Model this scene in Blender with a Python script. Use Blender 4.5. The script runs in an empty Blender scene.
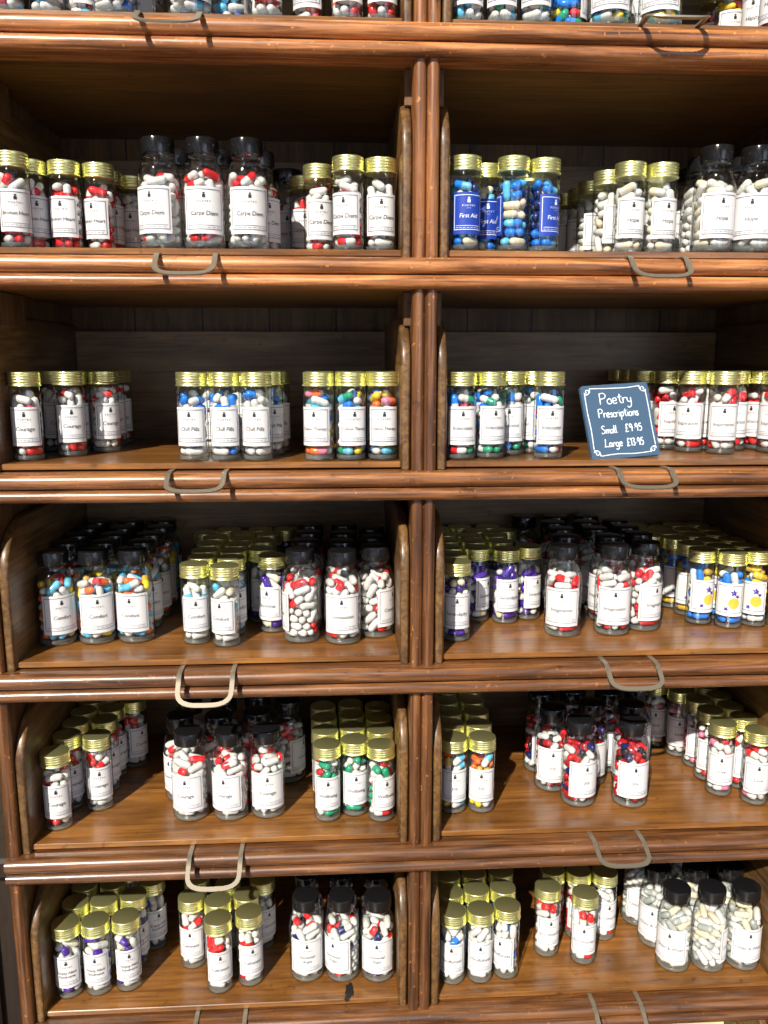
import bpy, math, random
import numpy as np
from mathutils import Vector, Matrix
# ------------------------------------------------------------------ camera, world, light, exposure
S = bpy.context.scene
COL = S.collection
CAM_LOC = (-.0842, -.7940, -.2777)
PITCH, YAW, ROLL, FPX = .1812, .0568, -.0003, 827.58
cam = bpy.data.cameras.new('camera')
cam.sensor_fit = 'VERTICAL'; cam.sensor_height = 24.0; cam.lens = 24.0*FPX/1024
cam.clip_start = .02; cam.clip_end = 60
camo = bpy.data.objects.new('camera', cam); COL.objects.link(camo)
Fw = Vector((math.sin(YAW)*math.cos(PITCH), math.cos(YAW)*math.cos(PITCH), -math.sin(PITCH)))
Rt = Fw.cross(Vector((0,0,1))).normalized(); Up = Rt.cross(Fw)
Mx = Matrix((Rt, Up, -Fw)).transposed().to_4x4(); Mx.translation = Vector(CAM_LOC)
camo.matrix_world = Mx
S.camera = camo
W = bpy.data.worlds.new('room_ambience'); S.world = W; W.use_nodes = True
WN, WL = W.node_tree.nodes, W.node_tree.links; bg = WN['Background']
# the room: dim warm everywhere, with bright daylight coming in low at the front of the shop
w_tc = WN.new('ShaderNodeTexCoord'); w_sp = WN.new('ShaderNodeSeparateXYZ'); WL.new(w_tc.outputs['Generated'], w_sp.inputs[0])
w_y = WN.new('ShaderNodeMapRange'); w_y.inputs['From Min'].default_value = -.25; w_y.inputs['From Max'].default_value = -.85; WL.new(w_sp.outputs[1], w_y.inputs['Value'])
w_z = WN.new('ShaderNodeMapRange'); w_z.inputs['From Min'].default_value = .62; w_z.inputs['From Max'].default_value = .12
w_a = WN.new('ShaderNodeMath'); w_a.operation = 'ABSOLUTE'; WL.new(w_sp.outputs[2], w_a.inputs[0]); WL.new(w_a.outputs[0], w_z.inputs['Value'])
w_m = WN.new('ShaderNodeMath'); w_m.operation = 'MULTIPLY'; WL.new(w_y.outputs[0], w_m.inputs[0]); WL.new(w_z.outputs[0], w_m.inputs[1])
w_n = WN.new('ShaderNodeTexNoise'); w_n.inputs['Scale'].default_value = 5.5; w_n.inputs['Detail'].default_value = 2; WL.new(w_tc.outputs['Generated'], w_n.inputs['Vector'])
w_r = WN.new('ShaderNodeMapRange'); w_r.inputs['From Min'].default_value = .42; w_r.inputs['From Max'].default_value = .58; WL.new(w_n.outputs['Fac'], w_r.inputs['Value'])
w_m2 = WN.new('ShaderNodeMath'); w_m2.operation = 'MULTIPLY'; WL.new(w_m.outputs[0], w_m2.inputs[0]); WL.new(w_r.outputs[0], w_m2.inputs[1])
w_x = WN.new('ShaderNodeMix'); w_x.data_type = 'RGBA'; WL.new(w_m2.outputs[0], w_x.inputs['Factor'])
w_x.inputs['A'].default_value = (.062, .050, .038, 1); w_x.inputs['B'].default_value = (.86, .97, 1.20, 1)
WL.new(w_x.outputs['Result'], bg.inputs[0]); bg.inputs[1].default_value = 1.0
SUN_DIR = Vector((.47, 1.0, -.86))
sl = bpy.data.lights.new('sun', 'SUN'); sl.energy = 7.2; sl.color = (1.0, .93, .82); sl.angle = math.radians(.8)
so = bpy.data.objects.new('sun', sl); COL.objects.link(so)
so.rotation_euler = SUN_DIR.to_track_quat('-Z', 'Y').to_euler(); so.location = (-1.5, -3, 3)
wl = bpy.data.lights.new('shop_window_light', 'AREA'); wl.shape = 'RECTANGLE'; wl.size = 1.1; wl.size_y = 1.6
wl.energy = 10.5; wl.color = (.72, .83, 1.0)
wo = bpy.data.objects.new('shop_window_light', wl); COL.objects.link(wo)
wo.location = (1.35, -2.6, .05)
wo.rotation_euler = (Vector((-.05, 0, -.45))-wo.location).to_track_quat('-Z', 'Y').to_euler()
S.view_settings.view_transform = 'Standard'; S.view_settings.look = 'None'
S.view_settings.exposure = 0.0; S.view_settings.gamma = 1.0; S.view_settings.use_curve_mapping = False
S.cycles.transparent_max_bounces = 32

# ------------------------------------------------------------------ materials
def mat(name):
    m = bpy.data.materials.new(name); m.use_nodes = True
    nt = m.node_tree; return m, nt, nt.nodes, nt.links, nt.nodes['Principled BSDF']
def plain(name, col, rough=.5, metal=0., coat=0., spec=.5, trans=0.):
    m, nt, N, L, P = mat(name)
    P.inputs['Base Color'].default_value = (*col, 1); P.inputs['Roughness'].default_value = rough
    P.inputs['Metallic'].default_value = metal; P.inputs['Coat Weight'].default_value = coat
    P.inputs['Specular IOR Level'].default_value = spec
    P.inputs['Coat Roughness'].default_value = .12
    return m
def wood(name, axis, dark, mid, light, rough=.36, coat=.35, stain=.35, speck=0., fine=1.0):
    m, nt, N, L, P = mat(name)
    tc = N.new('ShaderNodeTexCoord'); oi = N.new('ShaderNodeObjectInfo')
    add = N.new('ShaderNodeVectorMath'); add.operation = 'ADD'
    cmb = N.new('ShaderNodeCombineXYZ'); ml = N.new('ShaderNodeMath'); ml.operation = 'MULTIPLY'; ml.inputs[1].default_value = 7.3
    L.new(oi.outputs['Random'], ml.inputs[0])
    for i in range(3): L.new(ml.outputs[0], cmb.inputs[i])
    L.new(tc.outputs['Object'], add.inputs[0]); L.new(cmb.outputs[0], add.inputs[1])
    mp = N.new('ShaderNodeMapping'); sc = [190*fine]*3; sc['XYZ'.index(axis)] = 9.0
    mp.inputs['Scale'].default_value = sc; L.new(add.outputs[0], mp.inputs['Vector'])
    n1 = N.new('ShaderNodeTexNoise'); n1.inputs['Scale'].default_value = 1; n1.inputs['Detail'].default_value = 7
    n1.inputs['Roughness'].default_value = .62; n1.inputs['Distortion'].default_value = .8
    L.new(mp.outputs[0], n1.inputs['Vector'])
    cr = N.new('ShaderNodeValToRGB'); e = cr.color_ramp.elements
    e[0].position = .30; e[0].color = (*dark, 1); e[1].position = .72; e[1].color = (*light, 1)
    x = e.new(.5); x.color = (*mid, 1)
    L.new(n1.outputs['Fac'], cr.inputs['Fac'])
    # broad worn and stained patches
    mp2 = N.new('ShaderNodeMapping'); s2 = [22]*3; s2['XYZ'.index(axis)] = 7; mp2.inputs['Scale'].default_value = s2
    L.new(add.outputs[0], mp2.inputs['Vector'])
    n2 = N.new('ShaderNodeTexNoise'); n2.inputs['Scale'].default_value = 1; n2.inputs['Detail'].default_value = 5; n2.inputs['Roughness'].default_value = .65
    L.new(mp2.outputs[0], n2.inputs['Vector'])
    c2 = N.new('ShaderNodeValToRGB'); f = c2.color_ramp.elements
    f[0].position = .36; f[0].color = (1-stain, 1-stain*1.08, 1-stain*1.15, 1); f[1].position = .62; f[1].color = (1.12, 1.1, 1.05, 1)
    L.new(n2.outputs['Fac'], c2.inputs['Fac'])
    mx = N.new('ShaderNodeMix'); mx.data_type = 'RGBA'; mx.blend_type = 'MULTIPLY'; mx.inputs['Factor'].default_value = 1
    L.new(cr.outputs[0], mx.inputs['A']); L.new(c2.outputs[0], mx.inputs['B'])
    out = mx.outputs['Result']
    # dents and rubbed specks
    n3 = N.new('ShaderNodeTexNoise'); n3.inputs['Scale'].default_value = 210; n3.inputs['Detail'].default_value = 3
    L.new(add.outputs[0], n3.inputs['Vector'])
    c3 = N.new('ShaderNodeValToRGB'); g = c3.color_ramp.elements
    g[0].position = .66; g[0].color = (0, 0, 0, 1); g[1].position = .72; g[1].color = (1, 1, 1, 1)
    L.new(n3.outputs['Fac'], c3.inputs['Fac'])
    if speck:
        mk = N.new('ShaderNodeMath'); mk.operation = 'MULTIPLY'; mk.inputs[1].default_value = speck
        L.new(c3.outputs[0], mk.inputs[0])
        mx2 = N.new('ShaderNodeMix'); mx2.data_type = 'RGBA'; L.new(mk.outputs[0], mx2.inputs['Factor'])
        L.new(out, mx2.inputs['A']); mx2.inputs['B'].default_value = (light[0]*1.9, light[1]*1.8, light[2]*1.6, 1); out = mx2.outputs['Result']
    # dark scratches / knocks
    n4 = N.new('ShaderNodeTexNoise'); n4.inputs['Scale'].default_value = 60; n4.inputs['Detail'].default_value = 6; n4.inputs['Roughness'].default_value = .7
    L.new(add.outputs[0], n4.inputs['Vector'])
    c4 = N.new('ShaderNodeValToRGB'); h = c4.color_ramp.elements
    h[0].position = .31; h[0].color = (.32, .28, .26, 1); h[1].position = .39; h[1].color = (1, 1, 1, 1)
    L.new(n4.outputs['Fac'], c4.inputs['Fac'])
    mx3 = N.new('ShaderNodeMix'); mx3.data_type = 'RGBA'; mx3.blend_type = 'MULTIPLY'; mx3.inputs['Factor'].default_value = .8
    L.new(out, mx3.inputs['A']); L.new(c4.outputs[0], mx3.inputs['B']); out = mx3.outputs['Result']
    L.new(out, P.inputs['Base Color'])
    rr = N.new('ShaderNodeMapRange'); rr.inputs['To Min'].default_value = rough+.14; rr.inputs['To Max'].default_value = rough-.08
    L.new(n2.outputs['Fac'], rr.inputs['Value']); L.new(rr.outputs[0], P.inputs['Roughness'])
    P.inputs['Coat Weight'].default_value = coat; P.inputs['Coat Roughness'].default_value = .2
    b = N.new('ShaderNodeBump'); b.inputs['Strength'].default_value = .25; b.inputs['Distance'].default_value = .0006
    L.new(n1.outputs['Fac'], b.inputs['Height']); L.new(b.outputs[0], P.inputs['Normal'])
    return m
def sc3(c, k): return tuple(v*k for v in c)
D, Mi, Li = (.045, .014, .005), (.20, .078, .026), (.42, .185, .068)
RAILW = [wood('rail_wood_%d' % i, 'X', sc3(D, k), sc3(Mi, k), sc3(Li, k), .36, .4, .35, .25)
         for i, k in enumerate((2.0, 1.8, 1.15, .78, .66))]  # brighter light at the top put into the colour: upper rails lighter, lower darker
SHELFW = wood('shelf_board_wood', 'X', (.08, .035, .010), (.17, .082, .022), (.27, .14, .036), .42, .2, .25)
FLOORW = wood('drawer_floor_wood', 'X', (.125, .048, .010), (.235, .098, .022), (.345, .158, .039), .30, .45, .45)
SIDEW = wood('drawer_side_wood', 'Y', (.055, .026, .009), (.135, .068, .022), (.24, .135, .048), .42, .25, .45)
BACKPW = wood('tray_back_wood', 'X', (.09, .055, .022), (.17, .105, .045), (.24, .15, .068), .5, .1, .4)
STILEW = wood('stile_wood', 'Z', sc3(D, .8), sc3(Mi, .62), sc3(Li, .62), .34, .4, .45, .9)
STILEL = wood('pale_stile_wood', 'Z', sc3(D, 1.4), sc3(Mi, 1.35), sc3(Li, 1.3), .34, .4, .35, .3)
CARC = wood('carcass_wood', 'Z', (.05, .022, .009), (.12, .056, .020), (.20, .10, .038), .5, .1, .3)
DARKW = wood('dark_wood', 'Z', (.006, .003, .0015), (.014, .007, .003), (.025, .012, .005), .6, 0, .3)
def planks():
    m = wood('back_board_wood', 'Z', (.05, .024, .006), (.11, .055, .014), (.17, .088, .024), .55, .05, .35, 0, .6)
    nt = m.node_tree; N, L = nt.nodes, nt.links; P = N['Principled BSDF']
    src = P.inputs['Base Color'].links[0].from_socket
    tc = N.new('ShaderNodeTexCoord'); sp = N.new('ShaderNodeSeparateXYZ'); L.new(tc.outputs['Object'], sp.inputs[0])
    a = N.new('ShaderNodeMath'); a.operation = 'MULTIPLY'; a.inputs[1].default_value = 1/.085; L.new(sp.outputs[0], a.inputs[0])
    f = N.new('ShaderNodeMath'); f.operation = 'FRACT'; L.new(a.outputs[0], f.inputs[0])
    g = N.new('ShaderNodeMath'); g.operation = 'LESS_THAN'; g.inputs[1].default_value = .028; L.new(f.outputs[0], g.inputs[0])
    mx = N.new('ShaderNodeMix'); mx.data_type = 'RGBA'; L.new(g.outputs[0], mx.inputs['Factor']); L.new(src, mx.inputs['A'])
    mx.inputs['B'].default_value = (.006, .003, .002, 1); L.new(mx.outputs['Result'], P.inputs['Base Color'])
    return m
BACKW = planks()
def glass():
    m = bpy.data.materials.new('clear_glass'); m.use_nodes = True; nt = m.node_tree; N, L = nt.nodes, nt.links
    N.remove(N['Principled BSDF']); out = N['Material Output']
    lw = N.new('ShaderNodeLayerWeight'); lw.inputs['Blend'].default_value = .5
    p5 = N.new('ShaderNodeMath'); p5.operation = 'POWER'; p5.inputs[1].default_value = 4.0; L.new(lw.outputs['Facing'], p5.inputs[0])
    sc = N.new('ShaderNodeMath'); sc.operation = 'MULTIPLY_ADD'; sc.inputs[1].default_value = .75; sc.inputs[2].default_value = .085; L.new(p5.outputs[0], sc.inputs[0])
    tr = N.new('ShaderNodeBsdfTransparent'); gl = N.new('ShaderNodeBsdfGlossy'); gl.inputs['Roughness'].default_value = .03
    cr = N.new('ShaderNodeValToRGB'); e = cr.color_ramp.elements
    e[0].position = .55; e[0].color = (.97, .985, .98, 1); e[1].position = 1; e[1].color = (.42, .47, .46, 1)
    L.new(lw.outputs['Facing'], cr.inputs['Fac']); L.new(cr.outputs[0], tr.inputs['Color'])
    n = N.new('ShaderNodeTexNoise'); n.inputs['Scale'].default_value = 45; n.inputs['Detail'].default_value = 1
    tc = N.new('ShaderNodeTexCoord'); L.new(tc.outputs['Object'], n.inputs['Vector'])
    b = N.new('ShaderNodeBump'); b.inputs['Strength'].default_value = .25; b.inputs['Distance'].default_value = .003
    L.new(n.outputs['Fac'], b.inputs['Height']); L.new(b.outputs[0], gl.inputs['Normal'])
    mx = N.new('ShaderNodeMixShader'); L.new(sc.outputs[0], mx.inputs['Fac']); L.new(tr.outputs[0], mx.inputs[1]); L.new(gl.outputs[0], mx.inputs[2])
    L.new(mx.outputs[0], out.inputs['Surface']); return m
GLASS = glass()
def thick_glass():
    m = bpy.data.materials.new('thick_base_glass'); m.use_nodes = True; nt = m.node_tree; N, L = nt.nodes, nt.links
    P = N['Principled BSDF']; P.inputs['Base Color'].default_value = (.62, .70, .72, 1); P.inputs['Roughness'].default_value = .08; P.inputs['Specular IOR Level'].default_value = .9
    tr = N.new('ShaderNodeBsdfTransparent'); tr.inputs['Color'].default_value = (.93, .96, .96, 1)
    mx = N.new('ShaderNodeMixShader'); mx.inputs['Fac'].default_value = .15; L.new(tr.outputs[0], mx.inputs[1]); L.new(P.outputs[0], mx.inputs[2])
    L.new(mx.outputs[0], N['Material Output'].inputs['Surface']); return m
BASEGLASS = thick_glass()
GOLD = plain('gold_lid_metal', (.90, .89, .40), .32, .92)
BLACK = plain('black_cap_plastic', (.008, .008, .009), .14, 0, 0)
PAPER = plain('white_label_paper', (.70, .70, .71), .6)
BLUEPAPER = plain('blue_label_paper', (.012, .05, .38), .45)
INK = plain('label_ink', (.02, .02, .03), .6)
GREYINK = plain('label_border_ink', (.16, .18, .24), .6)
WHITEINK = plain('white_label_ink', (.75, .8, .9), .6)
YELINK = plain('yellow_flower_ink', (.78, .44, .05), .6)
PALEINK = plain('pale_ray_ink', (.85, .68, .38), .6)
PURINK = plain('violet_flower_ink', (.05, .02, .30), .6)
BRASS = plain('aged_brass_strap', (.36, .32, .25), .45, .75)
SLATE = plain('chalkboard_slate', (.045, .095, .17), .5)
CHALK = plain('white_chalk', (.82, .86, .9), .8)
PALEBOX = plain('pale_green_card', (.46, .45, .28), .6)
PILLC = {'white': (.70, .69, .66), 'red': (.70, .02, .025), 'blue': (.015, .20, .75), 'navy': (.01, .02, .12), 'orange': (.85, .16, .03),
         'yellow': (.85, .62, .04), 'green': (.01, .32, .17), 'purple': (.06, .015, .30), 'pink': (.75, .22, .35), 'sky': (.12, .50, .75),
         'cream': (.74, .66, .48), 'crimson': (.42, .015, .02), 'black': (.02, .02, .02), 'grey': (.38, .40, .38), 'gold': (.60, .36, .05)}
PILLM = {k: plain(k+'_capsule_shell', v, .22, 0, .35) for k, v in PILLC.items()}
PILLK = list(PILLM)

# ------------------------------------------------------------------ mesh helpers
class MB:
    def __init__(s): s.v = []; s.f = []; s.mi = []
    def add(s, vs, fs, mi=0):
        o = len(s.v); s.v += [tuple(v) for v in vs]; s.f += [tuple(i+o for i in f) for f in fs]; s.mi += [mi]*len(fs)
    def box(s, a, b, bev=0., mi=0):
        x0, y0, z0 = a; x1, y1, z1 = b
        if not bev:
            s.add([(x, y, z) for x in (x0, x1) for y in (y0, y1) for z in (z0, z1)],
                  [(0, 1, 3, 2), (4, 6, 7, 5), (0, 4, 5, 1), (2, 3, 7, 6), (0, 2, 6, 4), (1, 5, 7, 3)], mi); return
        # chamfered box
        vs = []; idx = {}
        for i, x in enumerate((x0, x1)):
            for j, y in enumerate((y0, y1)):
                for k, z in enumerate((z0, z1)):
                    sx, sy, sz = (1 if i == 0 else -1), (1 if j == 0 else -1), (1 if k == 0 else -1)
                    for ax, p in enumerate(((x, y+sy*bev, z+sz*bev), (x+sx*bev, y, z+sz*bev), (x+sx*bev, y+sy*bev, z))):
                        idx[i, j, k, ax] = len(vs); vs.append(p)
        fs = [[idx[i, 0, 0, 0], idx[i, 1, 0, 0], idx[i, 1, 1, 0], idx[i, 0, 1, 0]] for i in (0, 1)]
        fs += [[idx[0, j, 0, 1], idx[1, j, 0, 1], idx[1, j, 1, 1], idx[0, j, 1, 1]] for j in (0, 1)]
        fs += [[idx[0, 0, k, 2], idx[1, 0, k, 2], idx[1, 1, k, 2], idx[0, 1, k, 2]] for k in (0, 1)]
        for i in (0, 1):
            for j in (0, 1): fs.append([idx[i, j, 0, 0], idx[i, j, 1, 0], idx[i, j, 1, 1], idx[i, j, 0, 1]])
            for k in (0, 1): fs.append([idx[i, 0, k, 0], idx[i, 1, k, 0], idx[i, 1, k, 2], idx[i, 0, k, 2]])
        for j in (0, 1):
            for k in (0, 1): fs.append([idx[0, j, k, 1], idx[1, j, k, 1], idx[1, j, k, 2], idx[0, j, k, 2]])
        for i in (0, 1):
            for j in (0, 1):
                for k in (0, 1): fs.append([idx[i, j, k, 0], idx[i, j, k, 1], idx[i, j, k, 2]])
        s.add(vs, fs, mi)
    def prism(s, pts, axis, a, b, mi=0):
        """extrude 2-D outline pts along axis from a to b; pts are the two other coordinates in order"""
        n = len(pts)
        def P(p, t):
            return {'X': (t, p[0], p[1]), 'Y': (p[0], t, p[1]), 'Z': (p[0], p[1], t)}[axis]
        s.add([P(p, a) for p in pts]+[P(p, b) for p in pts],
              [tuple(range(n)), tuple(range(2*n-1, n-1, -1))]+[(i, (i+1) % n, n+(i+1) % n, n+i) for i in range(n)], mi)
    def prism_round(s, pts, axis, a, b, c, mi=0):
        n = len(pts); cx = sum(p[0] for p in pts)/n; P2 = []
        ar = sum(pts[i][0]*pts[(i+1) % n][1]-pts[(i+1) % n][0]*pts[i][1] for i in range(n)); sg = 1 if ar > 0 else -1
        for i in range(n):
            p, q, r = Vector(pts[i-1]), Vector(pts[i]), Vector(pts[(i+1) % n])
            e1 = (q-p).normalized(); e2 = (r-q).normalized(); m = Vector((-(e1.y+e2.y), e1.x+e2.x))*sg
            m.normalize(); P2.append(m/max(.5, abs(m.dot(Vector((-e1.y, e1.x))))))
        rings = [(a, 1.0), (a+c*.3, .3), (a+c, 0), (b-c, 0), (b-c*.3, .3), (b, 1.0)]; vs = []
        for t, k in rings:
            for p, m in zip(pts, P2):
                x, y = p[0]+m.x*c*k, p[1]+m.y*c*k
                vs.append({'X': (t, x, y), 'Y': (x, t, y), 'Z': (x, y, t)}[axis])
        fs = [tuple(range(n)), tuple(5*n+i for i in range(n-1, -1, -1))]
        for k in range(5):
            for i in range(n): j = (i+1) % n; fs.append((k*n+i, k*n+j, k*n+n+j, k*n+n+i))
        s.add(vs, fs, mi)
    def lathe(s, prof, seg=24, c=(0, 0, 0), mi=0, rib=None):
        n = len(prof); vs = []
        for i, (r, z) in enumerate(prof):
            for j in range(seg):
                a = 2*math.pi*j/seg; rr = r
                if rib and rib[0] <= z <= rib[1] and j % 2: rr = r-rib[2]
                vs.append((c[0]+rr*math.cos(a), c[1]+rr*math.sin(a), c[2]+z))
        fs = []
        for i in range(n-1):
            for j in range(seg):
                k = (j+1) % seg; fs.append((i*seg+j, i*seg+k, (i+1)*seg+k, (i+1)*seg+j))
        if prof[0][0] > 0: fs.append(tuple(range(seg-1, -1, -1)))
        if prof[-1][0] > 0: fs.append(tuple((n-1)*seg+j for j in range(seg)))
        s.add(vs, fs, mi)
    def strip(s, path, w, t, nrm, mi=0, flat=False):
        """flat strap: path of points, width w in the plane whose normal is nrm, thickness t"""
        nrm = Vector(nrm).normalized(); P = [Vector(p) for p in path]; vs = []
        for i, p in enumerate(P):
            d = (P[min(i+1, len(P)-1)]-P[max(i-1, 0)]).normalized(); nn = nrm
            if flat and i in (0, 1, 2, len(P)-1, len(P)-2, len(P)-3): nn = Vector((0, 0, math.copysign(1, nrm.z)))
            sd = d.cross(nn).normalized()
            for a, b in ((-.5, -.5), (.5, -.5), (.5, .5), (-.5, .5)): vs.append(p+sd*w*a+nn*t*b)
        fs = [(0, 1, 2, 3), tuple(len(vs)-4+i for i in (3, 2, 1, 0))]
        for i in range(len(P)-1):
            for j in range(4): k = (j+1) % 4; fs.append((i*4+j, i*4+4+j, i*4+4+k, i*4+k))
        s.add(vs, fs, mi)
    def mesh(s, name, mats, smooth=None):
        me = bpy.data.meshes.new(name); me.from_pydata(s.v, [], s.f)
        for m in (mats if isinstance(mats, (list, tuple)) else [mats]): me.materials.append(m)
        me.polygons.foreach_set('material_index', s.mi)
        me.validate(); 
        import bmesh
        b = bmesh.new(); b.from_mesh(me); bmesh.ops.recalc_face_normals(b, faces=b.faces[:])
        if smooth is not None:
            for f in b.faces: f.smooth = True
            for e in b.edges:
                if len(e.link_faces) == 2 and e.calc_face_angle(0) > math.radians(smooth): e.smooth = False
        b.to_mesh(me); b.free(); return me
def put(name, me, parent=None, loc=(0, 0, 0)):
    o = bpy.data.objects.new(name, me); COL.objects.link(o); o.location = loc
    if parent: o.parent = parent
    return o
def empty(name, loc=(0, 0, 0), rz=0.):
    o = bpy.data.objects.new(name, None); COL.objects.link(o); o.location = loc; o.rotation_euler = (0, 0, rz)
    o.empty_display_size = .01; return o
def tag(o, label=None, cat=None, group=None, kind=None):
    if label: o['label'] = label
    if cat: o['category'] = cat
    if group: o['group'] = group
    if kind: o['kind'] = kind
    return o

# ------------------------------------------------------------------ the setting
def wallmat():
    m, nt, N, L, P = mat('plaster_wall'); n = N.new('ShaderNodeTexNoise'); n.inputs['Scale'].default_value = 9; n.inputs['Detail'].default_value = 6
    cr = N.new('ShaderNodeValToRGB'); cr.color_ramp.elements[0].color = (.42, .33, .22, 1); cr.color_ramp.elements[1].color = (.56, .46, .33, 1)
    L.new(n.outputs['Fac'], cr.inputs[0]); L.new(cr.outputs[0], P.inputs['Base Color']); P.inputs['Roughness'].default_value = .8; return m
FZ = -1.72
b = MB(); b.box((-3, .42, FZ), (3, .52, 1.3)); tag(put('wall_back', b.mesh('wall_back', wallmat())), kind='structure')
b = MB(); b.box((-3, -4, FZ-.1), (3, .52, FZ)); tag(put('floor', b.mesh('floor', wood('floor_wood', 'Y', (.06, .03, .015), (.14, .075, .035), (.22, .12, .06), .45, .1))), kind='structure')

# ------------------------------------------------------------------ the cabinet
cab = empty('apothecary_cabinet', (0, 0, FZ))
tag(cab, 'tall antique oak pigeonhole cabinet with beaded rails and open pull-out trays', 'cabinet')
def cput(name, me, parent=cab):
    o = bpy.data.objects.new(name, me); COL.objects.link(o); o.parent = parent
    if parent is cab: o.location = (0, 0, -FZ)
    return o
YB = .30
K = range(-1, 9)
SC = {'Mi': 1}
def railprof(z):
    pts = [(.030, z+.0165), (.0035, z+.0165)]
    for i in range(9):
        a = math.radians(80+i*200/8); pts.append((.0012+.0078*math.cos(a)*1.0, z+.0088+.0077*math.sin(a)))
    for i in range(8):
        a = math.radians(100+i*170/7); pts.append((.0010+.0066*math.cos(a), z-.0058+.0062*math.sin(a)))
    pts += [(.030, z-.0122)]
    return pts
for k in K:
    z = -.2*k
    b = MB(); n = 30
    b.prism(railprof(z), 'X', -.4290, .4290)
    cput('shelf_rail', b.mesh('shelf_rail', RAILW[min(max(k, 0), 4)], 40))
    b = MB(); b.box((-.416, .0305, z-.0118), (.416, YB, z+.0160)); cput('shelf_board', b.mesh('shelf_board', SHELFW))
def beads(x0, x1, n, y0, rad):
    pts = [(x1, .030), (x0, .030)]; w = (x1-x0)/n
    for i in range(n):
        cx = x0+w*(i+.5)
        for j in range(9):
            a = math.pi+math.pi*j/8; pts.append((cx+w*.5*math.cos(a)*.97, y0+rad*math.sin(a)))
    return pts
for k in K:
    if k == 8: continue
    zt = -.2*k-.0122; zb = -.2*(k+1)+.0165
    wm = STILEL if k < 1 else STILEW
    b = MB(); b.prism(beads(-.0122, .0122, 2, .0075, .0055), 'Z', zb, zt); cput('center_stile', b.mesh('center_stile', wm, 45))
    b = MB(); b.box((-.007, .0302, zb-.0003), (.007, YB, zt+.0003)); cput('partition_board', b.mesh('partition_board', SIDEW))
    for s in (-1, 1):
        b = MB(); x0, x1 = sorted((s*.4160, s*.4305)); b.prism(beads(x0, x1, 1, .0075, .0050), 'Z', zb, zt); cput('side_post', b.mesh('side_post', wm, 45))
        if k > 1: continue
        # runner blocks screwed to the sides above each tray
        for xa, xb in (((.4045, .4161) if s > 0 else (-.4161, -.4045)), ((.0070, .0185) if s > 0 else (-.0185, -.0070))):
            b = MB(); b.box((xa, .028, zt-.033), (xb, .105, zt-.0003), .001); b.box((xa+.003, .0265, zt-.024), (xb-.003, .0285, zt-.010), .0006)
            cput('runner_block', b.mesh('runner_block', CARC))
for s in (-1, 1):
    x0, x1 = sorted((s*.4163, s*.4300)); b = MB(); b.box((x0, .0303, FZ), (x1, YB+.01, .2)); cput('side_board', b.mesh('side_board', CARC))
b = MB(); b.box((-.4162, YB, FZ), (.4162, YB+.012, .2)); cput('back_board', b.mesh('back_board', BACKW))
b = MB(); b.box((-.45, -.02, .2165), (.45, YB+.02, .24), .003); cput('cornice', b.mesh('cornice', CARC))
b = MB(); b.box((-.4300, .012, FZ), (.4300, .030, -1.613)); cput('plinth', b.mesh('plinth', CARC))

def side_profile(z, yb):
    pts = [(.0085, z+.0170), (yb, z+.0170), (yb, z+.166), (.070, z+.166)]
    for i in range(1, 11):
        a = math.radians(90+90*i/10); pts.append((.070+.0615*math.cos(a), z+.114+.052*math.sin(a)))
    return pts
HANDLE = {(0, 'L'): (-.2245, .030, -.018), (1, 'L'): (-.2185, .031, -.022), (2, 'L'): (-.2175, .030, -.0165), (3, 'L'): (-.2160, .031, -.026),
          (4, 'L'): (-.2145, .033, -.022), (5, 'L'): (-.2170, .033, -.022), (0, 'R'): (.2170, .030, .000), (1, 'R'): (.2165, .031, -.022),
          (2, 'R'): (.2155, .030, -.0165), (3, 'R'): (.2138, .031, -.019), (4, 'R'): (.2115, .033, -.012), (5, 'R'): (.2205, .033, -.015), (6, 'L'): (-.217, .03, -.02), (6, 'R'): (.217, .03, -.02)}
def strap(cx, p, dz, z, wob):
    """two arms come out flat from under the tray, then fall away to a rounded U"""
    a = Vector((0, -.0072, z+.0176)); tip = Vector((0, -p, z+.0195+dz)); d = tip-a; L = d.length; d.normalize()
    nrm = Vector((1, 0, 0)).cross(d); hw = .0262; c0 = Vector((cx-hw, 0, 0)); c1 = Vector((cx+hw, 0, 0))
    arm = [Vector((0, .026, z+.0175)), Vector((0, .008, z+.0175)), Vector((0, -.003, z+.0177))]
    path = [c0+v for v in arm]+[c0+a+d*(L*t) for t in (.06, .30, .50)]
    for i in range(1, 14):
        an = math.pi*i/14; u = -math.cos(an); v = math.sin(an); e = abs(u)**.62*(1 if u > 0 else -1)
        path.append(Vector((cx+hw*e, 0, 0))+a+d*(L*.50+L*.50*abs(v)**.70)+nrm*wob*v)
    path += [c1+a+d*(L*t) for t in (.50, .30, .06)]+[c1+v for v in arm[::-1]]
    return path, nrm
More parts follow.
